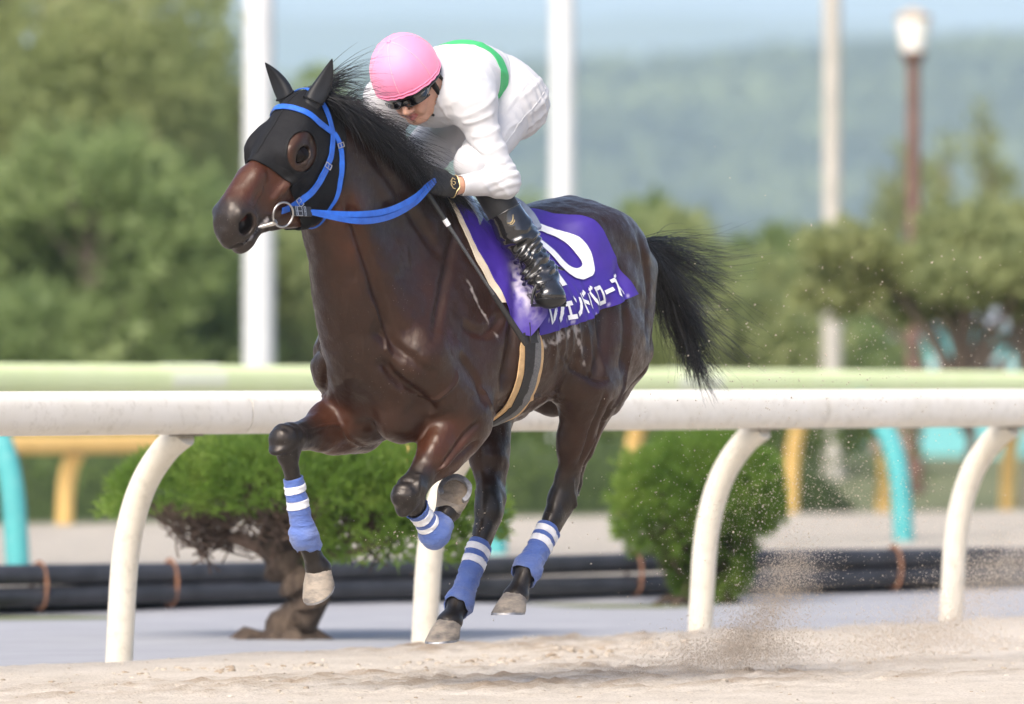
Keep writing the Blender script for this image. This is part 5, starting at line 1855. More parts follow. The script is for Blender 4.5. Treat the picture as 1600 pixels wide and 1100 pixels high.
def oval(cx, cy, rx, ry, n=36, p=2.6):
    out = []
    for k in range(n):
        t = 2 * math.pi * k / n
        c, s = math.cos(t), math.sin(t)
        out.append((cx + rx * math.copysign(abs(c) ** (2 / p), c), cy + ry * math.copysign(abs(s) ** (2 / p), s)))
    return out
def bar(x0, y0, x1, y1, w, w2=None):
    d = unit((x1 - x0, y1 - y0)); n = (-d[1] * w / 2, d[0] * w / 2)
    k = (w2 or w) / w
    return [(x0 + n[0], y0 + n[1]), (x1 + n[0] * k, y1 + n[1] * k), (x1 - n[0] * k, y1 - n[1] * k), (x0 - n[0], y0 - n[1])]

# numeral 10
DU, DV = (.37, .0), (.02, .52)
link('numeral_zero', fill_poly(oval(.5, .5, .5, .5), [oval(.5, .5, .25, .33)], .46, .235, DU, DV, 'numeral_zero'), M_WHITEPRINT, cloth, smooth=False)
link('numeral_one', fill_poly(bar(.5, 0, .5, 1, .34), [], .12, .235, DU, DV, 'numeral_one'), M_WHITEPRINT, cloth, smooth=False)

# katakana along the lower edge: re ji (small)e n do ba ro - zu
def stroke(P, w):
    L, Rr = [], []
    for i, (x, y) in enumerate(P):
        a = np.array(P[max(i - 1, 0)]); b = np.array(P[min(i + 1, len(P) - 1)])
        d = unit(b - a); n = np.array((-d[1], d[0])) * w / 2
        L.append((x + n[0], y + n[1])); Rr.append((x - n[0], y - n[1]))
    return L + Rr[::-1]
KANA = {
    're': [[(.22, .05), (.22, .92), (.50, .74), (.88, .42)]],
    'ji': [[(.12, .10), (.34, .22)], [(.06, .38), (.28, .50)], [(.14, .92), (.45, .84), (.72, .62), (.88, .34)], [(.62, .02), (.72, .16)], [(.82, -.04), (.92, .10)]],
    'small_e': [[(.18, .34), (.82, .34)], [(.50, .34), (.50, .92)], [(.08, .92), (.92, .92)]],
    'n': [[(.12, .14), (.38, .32)], [(.14, .90), (.50, .80), (.76, .54), (.90, .22)]],
    'do': [[(.36, .04), (.36, .98)], [(.36, .38), (.84, .60)], [(.60, .06), (.70, .22)], [(.80, .0), (.90, .16)]],
    'ba': [[(.32, .20), (.26, .56), (.06, .90)], [(.60, .18), (.76, .54), (.94, .88)], [(.66, .02), (.76, .14)], [(.86, -.04), (.96, .08)]],
    'ro': [[(.10, .16), (.90, .16)], [(.84, .10), (.84, .96)], [(.16, .10), (.16, .96)], [(.10, .88), (.90, .88)]],
    'long_bar': [[(.04, .50), (.96, .50)]],
    'zu': [[(.14, .14), (.78, .14)], [(.74, .10), (.58, .46), (.08, .94)], [(.52, .54), (.92, .92)], [(.84, -.06), (.92, .06)], [(1.0, -.10), (1.06, .02)]],
}
for i, ch in enumerate(('re', 'ji', 'small_e', 'n', 'do', 'ba', 'ro', 'long_bar', 'zu')):
    bmj = None
    mbs = []
    for st in KANA[ch]:
        mbs.append(fill_poly(stroke(st, .19), [], .085 + i * .093, .820, (.090, .0), (.0, .145), 'kana'))
    o = link('letter', mbs[0], M_WHITEPRINT, cloth, smooth=False)
    if len(mbs) > 1:
        bm = bmesh.new()
        for k, me in enumerate(mbs):
            bm2 = bmesh.new(); bm2.from_mesh(me)
            for v in bm2.verts: v.co.y += .00025 * k
            tmp = bpy.data.meshes.new('t'); bm2.to_mesh(tmp); bm2.free()
            bm.from_mesh(tmp); bpy.data.meshes.remove(tmp)
        bm.to_mesh(o.data); bm.free()

# front fold of the cloth, blown outwards ahead of the leg
def fold_pt(u, v, s=1):
    ff = np.interp(v, [0, .3, .6, .85, 1], [.285, .245, .195, .165, .135])
    fb = np.interp(v, [0, .3, .6, .85, 1], [.200, .120, .060, .062, .115])
    f = ff + (fb - ff) * u
    return barrel(f, 14 + v * 92, s, .010 + (.045 * math.sin(v * 3.0) ** 1.0 * u ** 1.5 + .012 * math.sin(v * 9) * u))
fold = grid_cloth(fold_pt, 24, 60, (1, -1)).build('front_fold', M_PURPLE, cloth)
smudge(fold, lambda c: np.clip(1.5 * np.exp(-((c[:, 0] - .10) / .028) ** 2 - ((c[:, 2] - 1.33) / .085) ** 2) * (.55 + .75 * vnoise(c * 60) + .4 * vnoise(c * 140)), 0, .75))
# cream pad edge showing ahead of the cloth
def pad_pt(u, v, s=1):
    ff = np.interp(v, [0, .4, .8, 1], [.305, .275, .225, .195])
    f = ff + (.10 - ff) * u
    return barrel(f, 12 + v * 72, s, .006)
pad = grid_cloth(pad_pt, 6, 22, (1, -1)).build('felt_pad', M_CREAM, cloth)

saddle = empty('racing_saddle')
saddle.matrix_world = HORSE
tag(saddle, 'small grey racing saddle with tan and black girth on the horse', 'saddle')
def seat_pt(u, v, s=1):
    f = .205 - u * .36
    rise = .05 * math.exp(-((u - .08) / .12) ** 2) + .055 * math.exp(-((u - .98) / .12) ** 2)
    return barrel(f, v * 29, s, .026 + (rise * .7 + .010) * (1 - v) + .006 * math.sin(u * 14) * v)
grid_cloth(seat_pt, 18, 12, (1, -1), .01).build('seat', M_SADDLE, saddle)
def flap_pt(u, v, s=1):
    f = .190 - u * .15 - .05 * v
    return barrel(f, 20 + v * 20, s, .030 + .006 * math.sin(v * 6 + u * 4))
grid_cloth(flap_pt, 8, 8, (1, -1), .006).build('flap', M_SADDLE, saddle)
for s in (1, -1):
    path = [barrel(.10, a, s) for a in (104, 110, 118, 130, 142, 154, 166, 178)]
    path = [p + np.array((-.000 - .025 * min(1, i / 4), 0, 0)) for i, p in enumerate(path)]
    def sh(dx): return [p + np.array((dx, 0, 0)) for p in path]
    strap_mesh(sh(0), [.06, .105, .115, .115, .115, .11], .004, .005, sub=4).build('girth', M_GIRTHTAN, saddle)
    strap_mesh(sh(.012), [.05, .045, .042, .042, .042], .010, .003, sub=2).build('girth_web', M_BLACKWEB, saddle)
    strap_mesh(sh(-.022), [.02, .03, .034, .034, .034], .010, .003, sub=2).build('girth_elastic', M_GIRTHGREY, saddle)
    strap_mesh([barrel(.092, a, s, .012) for a in (98, 102, 106, 110)], .05, .0, .005, snap=False, up=(0, s, -.1)).build('girth_billet', M_BLACKWEB, saddle)

# ================================================================ the jockey, crouched over the saddle (horse's axes)
TOCAM = np.array((.819, .574, 0.)); RIGHT = np.array((-.574, .819, 0.)); UP = np.array((0., 0., 1.))
def head_axes(yaw, pitch, roll):
    f = TOCAM * math.cos(yaw) - RIGHT * math.sin(yaw)
    l = RIGHT * math.cos(yaw) + TOCAM * math.sin(yaw)
    u = UP
    f, u = f * math.cos(pitch) - u * math.sin(pitch), u * math.cos(pitch) + f * math.sin(pitch)
    u, l = u * math.cos(roll) - l * math.sin(roll), l * math.cos(roll) + u * math.sin(roll)
    return f, l, u
JX, JY, JZ = head_axes(R(17), R(41), R(13))
JC = np.array((.385, .0, 2.002))
def jh(x, y, z):
    return JC + JX * x + JY * y + JZ * z

SHO = {1: np.array((.265, .160, 1.935)), -1: np.array((.285, -.160, 1.95))}
ELB = {1: np.array((.212, .255, 1.672)), -1: np.array((.20, -.215, 1.70))}
WRI = {1: np.array((.380, .168, 1.655)), -1: np.array((.395, -.140, 1.69))}
HIP = {1: np.array((-.065, .095, 1.945)), -1: np.array((-.085, -.095, 1.950))}
KNE = {1: np.array((.235, .165, 1.728)), -1: np.array((.11, -.225, 1.675))}
ANK = {1: np.array((.095, .325, 1.365)), -1: np.array((-.02, -.315, 1.34))}
TOE = {1: np.array((.145, .405, 1.305)), -1: np.array((.08, -.385, 1.29))}
GRIP = {1: np.array((.462, .138, 1.672)), -1: np.array((.47, -.10, 1.70))}
WHIP0, WHIP1 = np.array((.522, .098, 1.722)), np.array((.192, .335, 1.135))

def hand_parts(F, s, fat=0.0, k=.007):
    """a fist closed on the rein: palm, four curled fingers, thumb"""
    w = WRI[s]
    g = GRIP[s]
    d = unit(g - w)
    W = unit(WHIP1 - WHIP0) if s > 0 else unit((-.35, -.45, -.8))
    W = unit(W - d * W.dot(d))
    n = unit(np.cross(W, d))
    if n.dot(np.array((.5, .5 * s, .6))) < 0: n = -n
    c = w + d * .045
    F.cone(w - d * .01, w + d * .03, (.029 + fat, .020 + fat), (.036 + fat, .019 + fat), .01, side=W)
    F.cone(w + d * .03, w + d * .082, (.038 + fat, .017 + fat), (.041 + fat, .016 + fat), .012, side=W)
    for i, o in enumerate((-.030, -.010, .010, .029)):
        L = (1.0, 1.08, 1.02, .85)[i]
        kn = w + d * (.088 - .004 * abs(i - 1)) + W * o + n * .004
        p1 = kn + d * (.022 * L) - n * (.022 * L) + W * o * .05
        p2 = p1 - d * (.010 * L) - n * (.024 * L)
        p3 = p2 - d * (.024 * L) + n * (.004)
        r = (.0098, .0102, .0098, .0088)[i] + fat
        F.cone(kn - d * .02, kn, r, r * 1.08, k)
        F.cone(kn, p1, r * 1.05, r, k)
        F.cone(p1, p2, r, r * .95, k * .8)
        F.cone(p2, p3, r * .95, r * .85, k * .8)
    # thumb leaves the side of the palm near the wrist and lies over the grip
    t0 = w + d * .03 - W * .03 - n * .006
    t1 = w + d * .065 - W * .046 - n * .020
    t2 = w + d * .092 - W * .034 - n * .034
    F.cone(t0, t1, .0155 + fat, .0115 + fat, .01)
    F.cone(t1, t2, .0115 + fat, .0095 + fat, .006)
    return d, W, n

def head_parts(F):
    A = [JX, JY, JZ]
    e = lambda c, r, k=.015, **kw: F.ell(jh(*c), r, k, ax=A, **kw)
    e((-.012, 0, .028), (.098, .076, .088), .02)
    e((.030, 0, -.038), (.062, .060, .078), .03)
    for s in (1, -1):
        F.cone(jh(-.005, s * .052, -.055), jh(.062, s * .020, -.104), .022, .020, .02)
        e((.062, s * .040, -.028), (.026, .022, .022), .02)
        F.cone(jh(.082, s * .012, .014), jh(.070, s * .048, .010), .012, .012, .014)
        e((.103, s * .0125, -.046), (.011, .0072, .0078), .006)
        e((-.012, s * .079, -.012), (.017, .008, .031), .008)
        e((-.006, s * .086, -.012), (.008, .006, .018), .006, mode='cut')
        e((.074, s * .030, -.062), (.02, .016, .02), .02)
        F.cone(jh(.084, s * .025, -.070), jh(.0990, 0, -.0640), .0045, .0078, .006)
        F.cone(jh(.083, s * .023, -.074), jh(.0965, 0, -.0800), .0050, .0092, .006)
        e((.111, s * .0075, -.0505), (.003, .003, .0022), .003, mode='cut')
    F.cone(jh(.084, 0, .008), jh(.117, 0, -.038), .0075, .0095, .010)
    e((.117, 0, -.042), (.010, .0105, .009), .007)
    e((.070, 0, -.104), (.024, .024, .018), .016)
    F.cone(jh(.094, -.017, -.0715), jh(.1065, 0, -.0708), .0022, .0026, .003, mode='cut')
    F.cone(jh(.094, .017, -.0715), jh(.1065, 0, -.0708), .0022, .0026, .003, mode='cut')
    F.cone(jh(-.02, 0, -.05), (.285, 0, 1.985), (.056, .056), (.062, .062), .03)

def build_person():
    F = Field((-.32, -.42, 1.24), (.60, .47, 2.16), .0031)
    head_parts(F)
    # torso, under the clothes
    F.cone((-.05, 0, 1.98), (.10, 0, 2.01), (.125, .095), (.125, .085), .05)
    F.cone((.10, 0, 2.01), (.25, 0, 1.965), (.125, .085), (.14, .095), .05)
    for s in (1, -1):
        F.cone((.25, 0, 1.97), SHO[s], .065, .055, .03)
        F.cone(SHO[s], ELB[s], .046, .036, .02)
        F.cone(ELB[s], WRI[s], (.036, .036), (.027, .021), .02, side=(0, 0, 1))
        hand_parts(F, s)
        F.cone((-.05, s * .05, 1.97), HIP[s], .095, .095, .04)
        F.cone(HIP[s], KNE[s], .090, .056, .04)
        F.cone(KNE[s], KNE[s] * .45 + ANK[s] * .55, .054, .046, .03)
        F.cone(KNE[s] * .5 + ANK[s] * .5, ANK[s], .046, .033, .03)
        F.cone(ANK[s] + np.array((-.03, -.02 * s, -.03)), TOE[s], (.033, .028), (.036, .018), .03)
    return F.surf(2)

M_SKIN, _nt, _b = new_mat('skin')
_at = _nt.nodes.new('ShaderNodeAttribute'); _at.attribute_name = 'tone'
_nn = noise_node(_nt, 60, 3)
_rr = ramp(_nt, _nn.outputs['Fac'], [(.3, (.92, .90, .90)), (.7, (1.05, 1.04, 1.04))])
_mx = _nt.nodes.new('ShaderNodeMixRGB'); _mx.blend_type = 'MULTIPLY'; _mx.inputs['Fac'].default_value = .8
_nt.links.new(_at.outputs['Color'], _mx.inputs['Color1']); _nt.links.new(_rr.outputs['Color'], _mx.inputs['Color2'])
_nt.links.new(_mx.outputs['Color'], _b.inputs['Base Color'])
_b.inputs['Roughness'].default_value = .42
_b.inputs['Subsurface Weight'].default_value = .12
_b.inputs['Subsurface Radius'].default_value = (.010, .004, .002)
_b.inputs['Subsurface Scale'].default_value = 1.0
bump(_nt, _b, noise_node(_nt, 420, 3).outputs['Fac'], .12, .001)

PV, PQ = build_person()
PN = vnormals(PV, PQ)
_me = np_mesh('person', PV, PQ)
_tone = np.tile(np.array((.56, .315, .215)), (len(PV), 1))
_r = PV - JC
px_, py_, pz_ = _r @ JX, _r @ JY, _r @ JZ
_lip = np.clip(1 - np.sqrt((py_ / .0255) ** 2 + ((pz_ + .0722) / .0135) ** 2), 0, 1) * (px_ > .078)
_lip = np.clip(_lip * 6, 0, 1)[:, None]
_tone = _tone * (1 - _lip) + np.array((.40, .125, .105)) * _lip
_ck = (np.exp(-(((np.abs(py_) - .042) / .022) ** 2 + ((pz_ + .035) / .024) ** 2)) * (px_ > .03))[:, None]
_tone = _tone * (1 - .35 * _ck) + np.array((.58, .25, .18)) * .35 * _ck
set_col(_me, 'tone', _tone)
person = link('person', _me, M_SKIN, frame=HORSE)
tag(person, 'jockey in white silks and pink helmet crouched low over the galloping horse', 'person')

# ---------------------------------------------------------------- clothes
M_WHITE = mat('white_silks', (.53, .53, .54), (.49, .495, .51), rough=.62, scale=5, bumpy=.25, bscale=11, bdist=.012, sheen=.1)
M_BREECH = mat('white_breeches', (.52, .515, .52), (.47, .47, .485), rough=.55, scale=6, bumpy=.35, bscale=14, bdist=.010, sheen=.1)
M_GREEN = mat('green_band', (.055, .46, .15), (.045, .38, .12), rough=.6, scale=6, bumpy=.25, bscale=11, bdist=.012)
M_SOCK = mat('black_stretch', (.007, .007, .0075), (.011, .011, .012), rough=.7, scale=30, sheen=.15)
M_PATENT = mat('black_patent_leather', (.006, .006, .007), (.010, .010, .011), rough=.12, scale=8, coat=.8, bumpy=.25, bscale=22, bdist=.008)
M_GLOVE = mat('black_glove', (.008, .008, .0085), (.013, .013, .014), rough=.55, scale=40, bumpy=.3, bscale=60, bdist=.003)
M_GOLD = mat('gold_piping', (.70, .55, .28), (.60, .46, .22), rough=.35, metal=.5, scale=50)
M_BLACKPL = mat('black_plastic', (.010, .010, .011), (.014, .014, .015), rough=.3, scale=20)

def folds(V, N, amp, segs, base=.0):
    """cloth wrinkles: soft lumps plus creases running round the bends"""
    n1 = vnoise(V * 11 + 3.1) * .7 + (np.abs(vnoise(V * 19 + 9.7)) - .3) * -.7 + vnoise(V * 45) * .12
    d = n1 * amp
    for p, q, fr, am_, wid in segs:
        dist, t = seg_t(V, p, q)
        w = np.exp(-((t - .5) / .5) ** 2) * np.exp(-(dist / wid) ** 2)
        ph = vnoise(V * 9) * 4.5 + vnoise(V * 23) * 2.0
        d = d + w * am_ * np.sin(t * fr + ph)
    return V + N * d[:, None]

F = Field((-.32, -.36, 1.55), (.46, .34, 2.18), .0050)
F.cone((-.05, 0, 1.99), (.08, 0, 2.018), (.138, .112), (.142, .112), .05)
F.cone((.08, 0, 2.018), (.25, 0, 1.965), (.144, .112), (.150, .112), .05)
F.ell((.02, 0, 2.05), (.17, .10, .075), .06)
for s in (1, -1):
    F.cone((.25, 0, 1.975), SHO[s], (.08, .08), (.074, .074), .04)
    F.cone((.14, s * .07, 2.02), SHO[s] + np.array((-.03, 0, 0)), .08, .07, .05)
    F.cone(SHO[s], ELB[s], .064, .050, .035)
    F.ell(ELB[s] + np.array((-.012, 0, -.004)), (.047, .043, .046), .03)
    F.cone(ELB[s], WRI[s] * .88 + ELB[s] * .12, (.047, .047), (.036, .033), .03)
F.cone((.28, 0, 1.985), (.335, .003, 1.99), .074, .066, .03)
V, Q = F.surf(4)
N = vnormals(V, Q)
V = folds(V, N, .0036, [(SHO[1] + np.array((.03, 0, 0)), ELB[1] + np.array((0, -.03, 0)), 30, .0022, .08), (ELB[1] + np.array((.02, 0, .06)), ELB[1] + np.array((-.01, .02, -.05)), 26, .0030, .07), (SHO[-1], ELB[-1], 30, .0022, .09), (np.array((.30, .10, 1.97)), np.array((.20, .10, 1.84)), 34, .0028, .07)])
s1 = SHO[1]; e1 = ELB[1]
V = V + vnormals(V, Q) * line_disp(V, Q, [
    ([s1 + (.06, .02, -.05), s1 + (.02, .06, -.02), s1 + (-.04, .06, .03)], .009, .006),
    ([s1 + (.07, .0, -.08), s1 + (.03, .05, -.06), s1 + (-.02, .08, -.03)], .007, .006),
    ([s1 + (.08, -.03, -.02), s1 + (.04, .03, .03), s1 + (-.02, .03, .07)], .009, .005),
    ([s1 + (.06, .02, -.12), s1 + (.0, .07, -.11), s1 + (-.06, .05, -.08)], .008, .006),
    ([s1 + (.05, .04, -.16), s1 + (.0, .08, -.17), s1 + (-.06, .06, -.15)], .007, .005),
    ([e1 + (.05, .0, .07), e1 + (.0, .05, .05), e1 + (-.05, .02, .08)], .008, .006),
    ([e1 + (.06, .0, .045), e1 + (.02, .05, .02), e1 + (-.04, .03, .03)], .007, .006),
    ([e1 + (.08, -.02, .03), e1 + (.05, .03, -.02), e1 + (.0, .03, -.05)], .007, .005),
    ([e1 + (.12, -.03, .03), e1 + (.10, .01, -.02), e1 + (.06, .0, -.05)], .006, .004),
    ([(.20, .14, 1.88), (.10, .15, 1.94), (.0, .14, 1.98)], .009, .006),
    ([(.18, .13, 1.86), (.08, .15, 1.90), (-.02, .14, 1.93)], .008, .006),
    ([(.22, .10, 2.05), (.12, .13, 2.04), (.02, .13, 2.02)], .012, .005),
    ([(.24, .06, 2.07), (.14, .07, 2.10), (.04, .06, 2.13)], .012, .004),
    ([(.30, .05, 1.90), (.24, .10, 1.87), (.18, .12, 1.86)], .008, .006),
    ([(.31, -.02, 1.88), (.25, .04, 1.86), (.18, .08, 1.85)], .008, .006),
    ([(.33, .06, 1.97), (.31, .10, 1.92), (.28, .12, 1.88)], .007, .005),
    ([(.02, .13, 2.03), (.0, .10, 2.08), (-.01, .03, 2.11)], .008, -.005),
])[:, None] * .7
N = vnormals(V, Q)
# open ends: wrists and neck are cut
g = np.full(len(V), .05)
for s in (1, -1):
    ax = unit(WRI[s] - ELB[s])
    g = np.minimum(g, -((V - (WRI[s] - ax * .032)) @ ax) + (np.linalg.norm(V - WRI[s], axis=1) > .09) * 1.0)
g = np.minimum(g, .034 - ((V - np.array((.285, 0, 1.985))) @ unit(JC + JX * -.02 - JZ * .05 - np.array((.285, 0, 1.985)))) + (np.linalg.norm(V - np.array((.335, 0, 1.99)), axis=1) > .10) * 1.0)
v, q, used = shell(V, Q, N, g, .0, .003)
jersey = link('jersey', np_mesh('jersey', v, q), M_WHITE, person)
jersey['label'] = 'white long sleeved silks with a green band round the back'
fc = np.interp(np.abs(V[:, 1]), [0, .07, .13, .17, .21], [.118, .098, .065, .065, .095])
gb = .029 - np.abs(V[:, 0] - fc)
arm = np.minimum(seg_t(V, SHO[1], ELB[1])[0] + .03 * (V[:, 2] > 1.95), seg_t(V, SHO[-1], ELB[-1])[0])
gb = np.minimum(gb, (V[:, 2] - 1.90 + .0 * arm) * .6)
v, q, used = shell(V, Q, N, gb, .0014, .0012)
link('green_band', np_mesh('green_band', v, q), M_GREEN, jersey)
# front seam, pocket and collar lines
JB = BVHTree.FromPolygons([tuple(p) for p in V], [tuple(x) for x in Q])
def on(bv, p, off):
    h = bv.find_nearest(Vector(p)); return np.array(h[0] + h[1] * off)
MB().tube([on(JB, p, .001) for p in catmull([(.355, .03, 1.95), (.335, .02, 1.90), (.29, .01, 1.865), (.22, 0, 1.86)], 6)], .0016, 6).build('zip_seam', M_WHITE, jersey)
col_ax = unit(JC - JZ * .05 - JX * .02 - np.array((.285, 0, 1.985)))

# breeches
F = Field((-.34, -.36, 1.52), (.40, .34, 2.14), .0050)
F.ell((-.065, 0, 1.985), (.120, .145, .118), .04)
F.cone((-.06, 0, 1.985), (.02, 0, 2.0), (.134, .112), (.13, .10), .05)
for s in (1, -1):
    F.cone((-.075, s * .055, 1.975), HIP[s], .110, .105, .05)
    F.cone(HIP[s], KNE[s], .098, .068, .05)
    F.ell(HIP[s] + np.array((-.025, s * .015, -.01)), (.095, .085, .10), .05)
    F.ell(KNE[s] + np.array((.012, 0, 0)), (.066, .060, .062), .03)
    F.cone(KNE[s], KNE[s] * .80 + ANK[s] * .20, .062, .056, .03)
V, Q = F.surf(4)
N = vnormals(V, Q)
V = folds(V, N, .0045, [(HIP[1] + np.array((-.1, .05, .02)), HIP[1] + np.array((.08, .06, -.10)), 36, .0026, .12), (HIP[-1], KNE[-1], 42, .003, .12)])
h1, k1 = HIP[1], KNE[1]
V = V + vnormals(V, Q) * line_disp(V, Q, [
    ([h1 + (-.10, .06, .06), h1 + (-.02, .11, .0), h1 + (.08, .09, -.06)], .009, .006),
    ([h1 + (-.11, .05, .02), h1 + (-.03, .11, -.04), h1 + (.06, .09, -.10)], .008, .006),
    ([h1 + (-.12, .04, -.03), h1 + (-.04, .10, -.08), h1 + (.04, .08, -.13)], .009, .006),
    ([h1 + (-.08, .08, .09), h1 + (.02, .11, .05), h1 + (.10, .09, .0)], .009, .005),
    ([h1 + (.04, .09, .06), h1 + (.12, .10, .01), h1 + (.18, .09, -.05)], .008, .006),
    ([h1 + (.10, .10, -.07), h1 + (.17, .09, -.10), h1 + (.22, .08, -.15)], .007, .005),
    ([k1 + (-.06, .06, .06), k1 + (-.03, .07, .0), k1 + (-.05, .05, -.06)], .008, .005),
    ([k1 + (-.10, .05, .03), k1 + (-.06, .06, -.03), k1 + (-.07, .03, -.08)], .008, .006),
])[:, None] * .8
N = vnormals(V, Q)
g = np.full(len(V), .05)
for s in (1, -1):
    ax = unit(ANK[s] - KNE[s])
    g = np.minimum(g, .062 - ((V - KNE[s]) @ ax) + (np.linalg.norm(V - KNE[s], axis=1) > .17) * 1.0)
v, q, used = shell(V, Q, N, g, .0, .003)
br = link('breeches', np_mesh('breeches', v, q), M_BREECH, person)
PB = BVHTree.FromPolygons([tuple(p) for p in V], [tuple(x) for x in Q])
for s in (1, -1):
    MB().tube([on(PB, HIP[s] * (1 - t) + KNE[s] * t + np.array((0, s * .12, .01)), .0008) for t in np.linspace(-.25, .85, 14)], .0016, 6).build('side_seam', M_BREECH, br)

# stockings and boots
for s in (1, -1):
    lo = np.minimum(KNE[s], TOE[s]) - .12; hi = np.maximum(KNE[s], TOE[s]) + .12
    ax = unit(ANK[s] - KNE[s])
    L = np.linalg.norm(ANK[s] - KNE[s])
    F = Field(lo, hi, .0045)
    F.cone(KNE[s] + ax * .03, KNE[s] + ax * (.50 * L), .0565, .0555, .03)
    V, Q = F.surf(3); N = vnormals(V, Q)
    t = (V - KNE[s]) @ ax
    v, q, used = shell(V, Q, N, np.minimum(t - .045, .47 * L - t), .0, .003)
    link('stocking', np_mesh('stocking', v, q), M_SOCK, person)
    F = Field(lo, hi, .0036)
    F.cone(KNE[s] + ax * (.30 * L), KNE[s] + ax * (.62 * L), .0600, .0590, .02)
    F.cone(KNE[s] + ax * (.60 * L), ANK[s] - ax * .0, .0590, .0475, .03)
    heel = ANK[s] + np.array((-.030, -.035 * s, -.050))
    ball = TOE[s] * .75 + ANK[s] * .25 + np.array((0, 0, -.03))
    F.cone(ANK[s], heel, (.045, .045), (.034, .032), .03)
    F.cone(heel, ball, (.034, .030), (.043, .030), .03, side=np.cross(unit(TOE[s] - ANK[s]), UP))
    F.cone(ANK[s] + np.array((0.01, .01 * s, -.01)), TOE[s] + np.array((0, 0, -.005)), (.044, .042), (.038, .026), .04, side=np.cross(unit(TOE[s] - ANK[s]), UP))
    V, Q = F.surf(4); N = vnormals(V, Q)
    t = ((V - KNE[s]) @ ax) / L
    w = np.clip((t - .56) / .18, 0, 1) * np.clip((1.10 - t) / .1, 0, 1)
    ph = vnoise(V * 11) * 5.5 + vnoise(V * 27) * 2.2
    V = V + N * (w * (.0058 * np.sin(t * 46 + ph) + .0035 * np.sin(t * 83 - ph * 1.6)) + .0018 * vnoise(V * 30))[:, None]
    N = vnormals(V, Q)
    v, q, used = shell(V, Q, N, (t - .42) * L, .0, .004)
    boot = link('boot', np_mesh('boot', v, q), M_PATENT, person)
    for tt in (.425, .56):
        cc = KNE[s] + ax * (tt * L)
        torus_mb(cc, ax, .0603, .0028).build('boot_seam', M_PATENT, boot)
    # sole
    V2 = V.copy()
    down = np.array((0, 0, -1.))
    gs = np.where((V[:, 2] < heel[2] - .006) & (N[:, 2] < -.25), .01, -.01)
    v, q, used = shell(V, Q, N, np.minimum(-N[:, 2] - .30, (heel[2] - .004 - V[:, 2]) * 20), .004, .007)
    if len(q): link('boot_sole', np_mesh('boot_sole', v, q), M_BLACKPL, boot)
    if s > 0:
        # small gold bird-like emblem on the shaft
        bb = BVHTree.FromPolygons([tuple(p) for p in V], [tuple(x) for x in Q])
        cc = KNE[s] + ax * (.515 * L)
        out = unit(TOCAM * .95 + RIGHT * .15); out = unit(out - ax * out.dot(ax)); sd = np.cross(out, ax)
        def em(P, w):
            pts = [cc + out * .10 + sd * x - ax * y for x, y in P]
            pts = [on(bb, p - out * .04, .002) for p in pts]
            return pts
        m = MB()
        m.tube(em([(-.017, .002), (-.009, -.004), (.0, -.001), (.006, .006), (.013, .017)], 0), [.0012, .0028, .0034, .0028, .0008], 8, flat=.6)
        m.tube(em([(-.013, -.007), (-.005, -.010), (.004, -.006), (.008, -.001)], 0), [.0010, .0024, .0026, .0010], 8, flat=.6)
        m.build('emblem', M_GOLD, boot)

# gloves
for s in (1, -1):
    lo = np.minimum(WRI[s], GRIP[s]) - .11; hi = np.maximum(WRI[s], GRIP[s]) + .11
    F = Field(lo, hi, .0026)
    d, W, n = hand_parts(F, s, .0032, .006)
    F.cone(WRI[s] - d * .02, WRI[s] + d * .01, (.0325, .0265), (.034, .0245), .012, side=W)
    V, Q = F.surf(3); N = vnormals(V, Q)
    V = V + N * (.0010 * vnoise(V * 90) + .0008 * vnoise(V * 170))[:, None]
    v, q, used = shell(V, Q, N, ((V - (WRI[s] - d * .012)) @ d), .0, .002)
    gl = link('glove', np_mesh('glove', v, q), M_GLOVE, person)
    # cuff piping and wrist tab
    gb_ = BVHTree.FromPolygons([tuple(p) for p in V], [tuple(x) for x in Q])
    ring = [on(gb_, WRI[s] - d * .008 + (W * math.cos(t) + n * math.sin(t)) * .05, .0012) for t in np.linspace(0, 2 * math.pi, 28)]
    MB().tube(ring, .0017, 6, caps=False).build('cuff_piping', M_GOLD, gl)
    loop = [(.004, -.024), (.020, -.026), (.027, -.012), (.022, .008), (.016, .020), (.004, .022)]
    MB().tube([on(gb_, WRI[s] + d * a + W * b + n * .05, .0015) for a, b in loop], .0016, 6).build('tab_piping', M_GOLD, gl)
    loop = [(.010, -.010), (.016, -.008), (.016, .004), (.010, .008), (.006, .0), (.010, -.010)]
    MB().tube([on(gb_, WRI[s] + d * a + W * b + n * .05, .0015) for a, b in loop], .0011, 6).build('tab_mark', M_GOLD, gl)

# ---------------------------------------------------------------- helmet, goggles, hair
M_PINK = mat('pink_silk', (.86, .27, .43), (.82, .23, .39), rough=.55, scale=6, bumpy=.35, bscale=22, bdist=.005, sheen=.2)
M_PINKSEAM = mat('pale_pink_thread', (.88, .40, .50), (.84, .34, .44), rough=.7, scale=90)
M_LENS, _nt, _b = new_mat('smoked_lens')
_b.inputs['Base Color'].default_value = (.004, .004, .005, 1); _b.inputs['Roughness'].default_value = .06; _b.inputs['Coat Weight'].default_value = 1.0
HEL = (-.006, 0, .036)
HR = (.130, .1135, .130)
def helm(th, ph, k=1.0):
    """th round from the face, ph up from the rim plane"""
    x, y, z = math.cos(ph) * math.cos(th) * HR[0] * k, math.cos(ph) * math.sin(th) * HR[1] * k, math.sin(ph) * HR[2] * k
    return jh(HEL[0] + x, HEL[1] + y, HEL[2] + z)
def rim_ph(th):
    return -.15 + .05 * math.cos(th) - .16 * (1 - abs(math.cos(th))) * .6 - .10 * max(0, -math.cos(th))
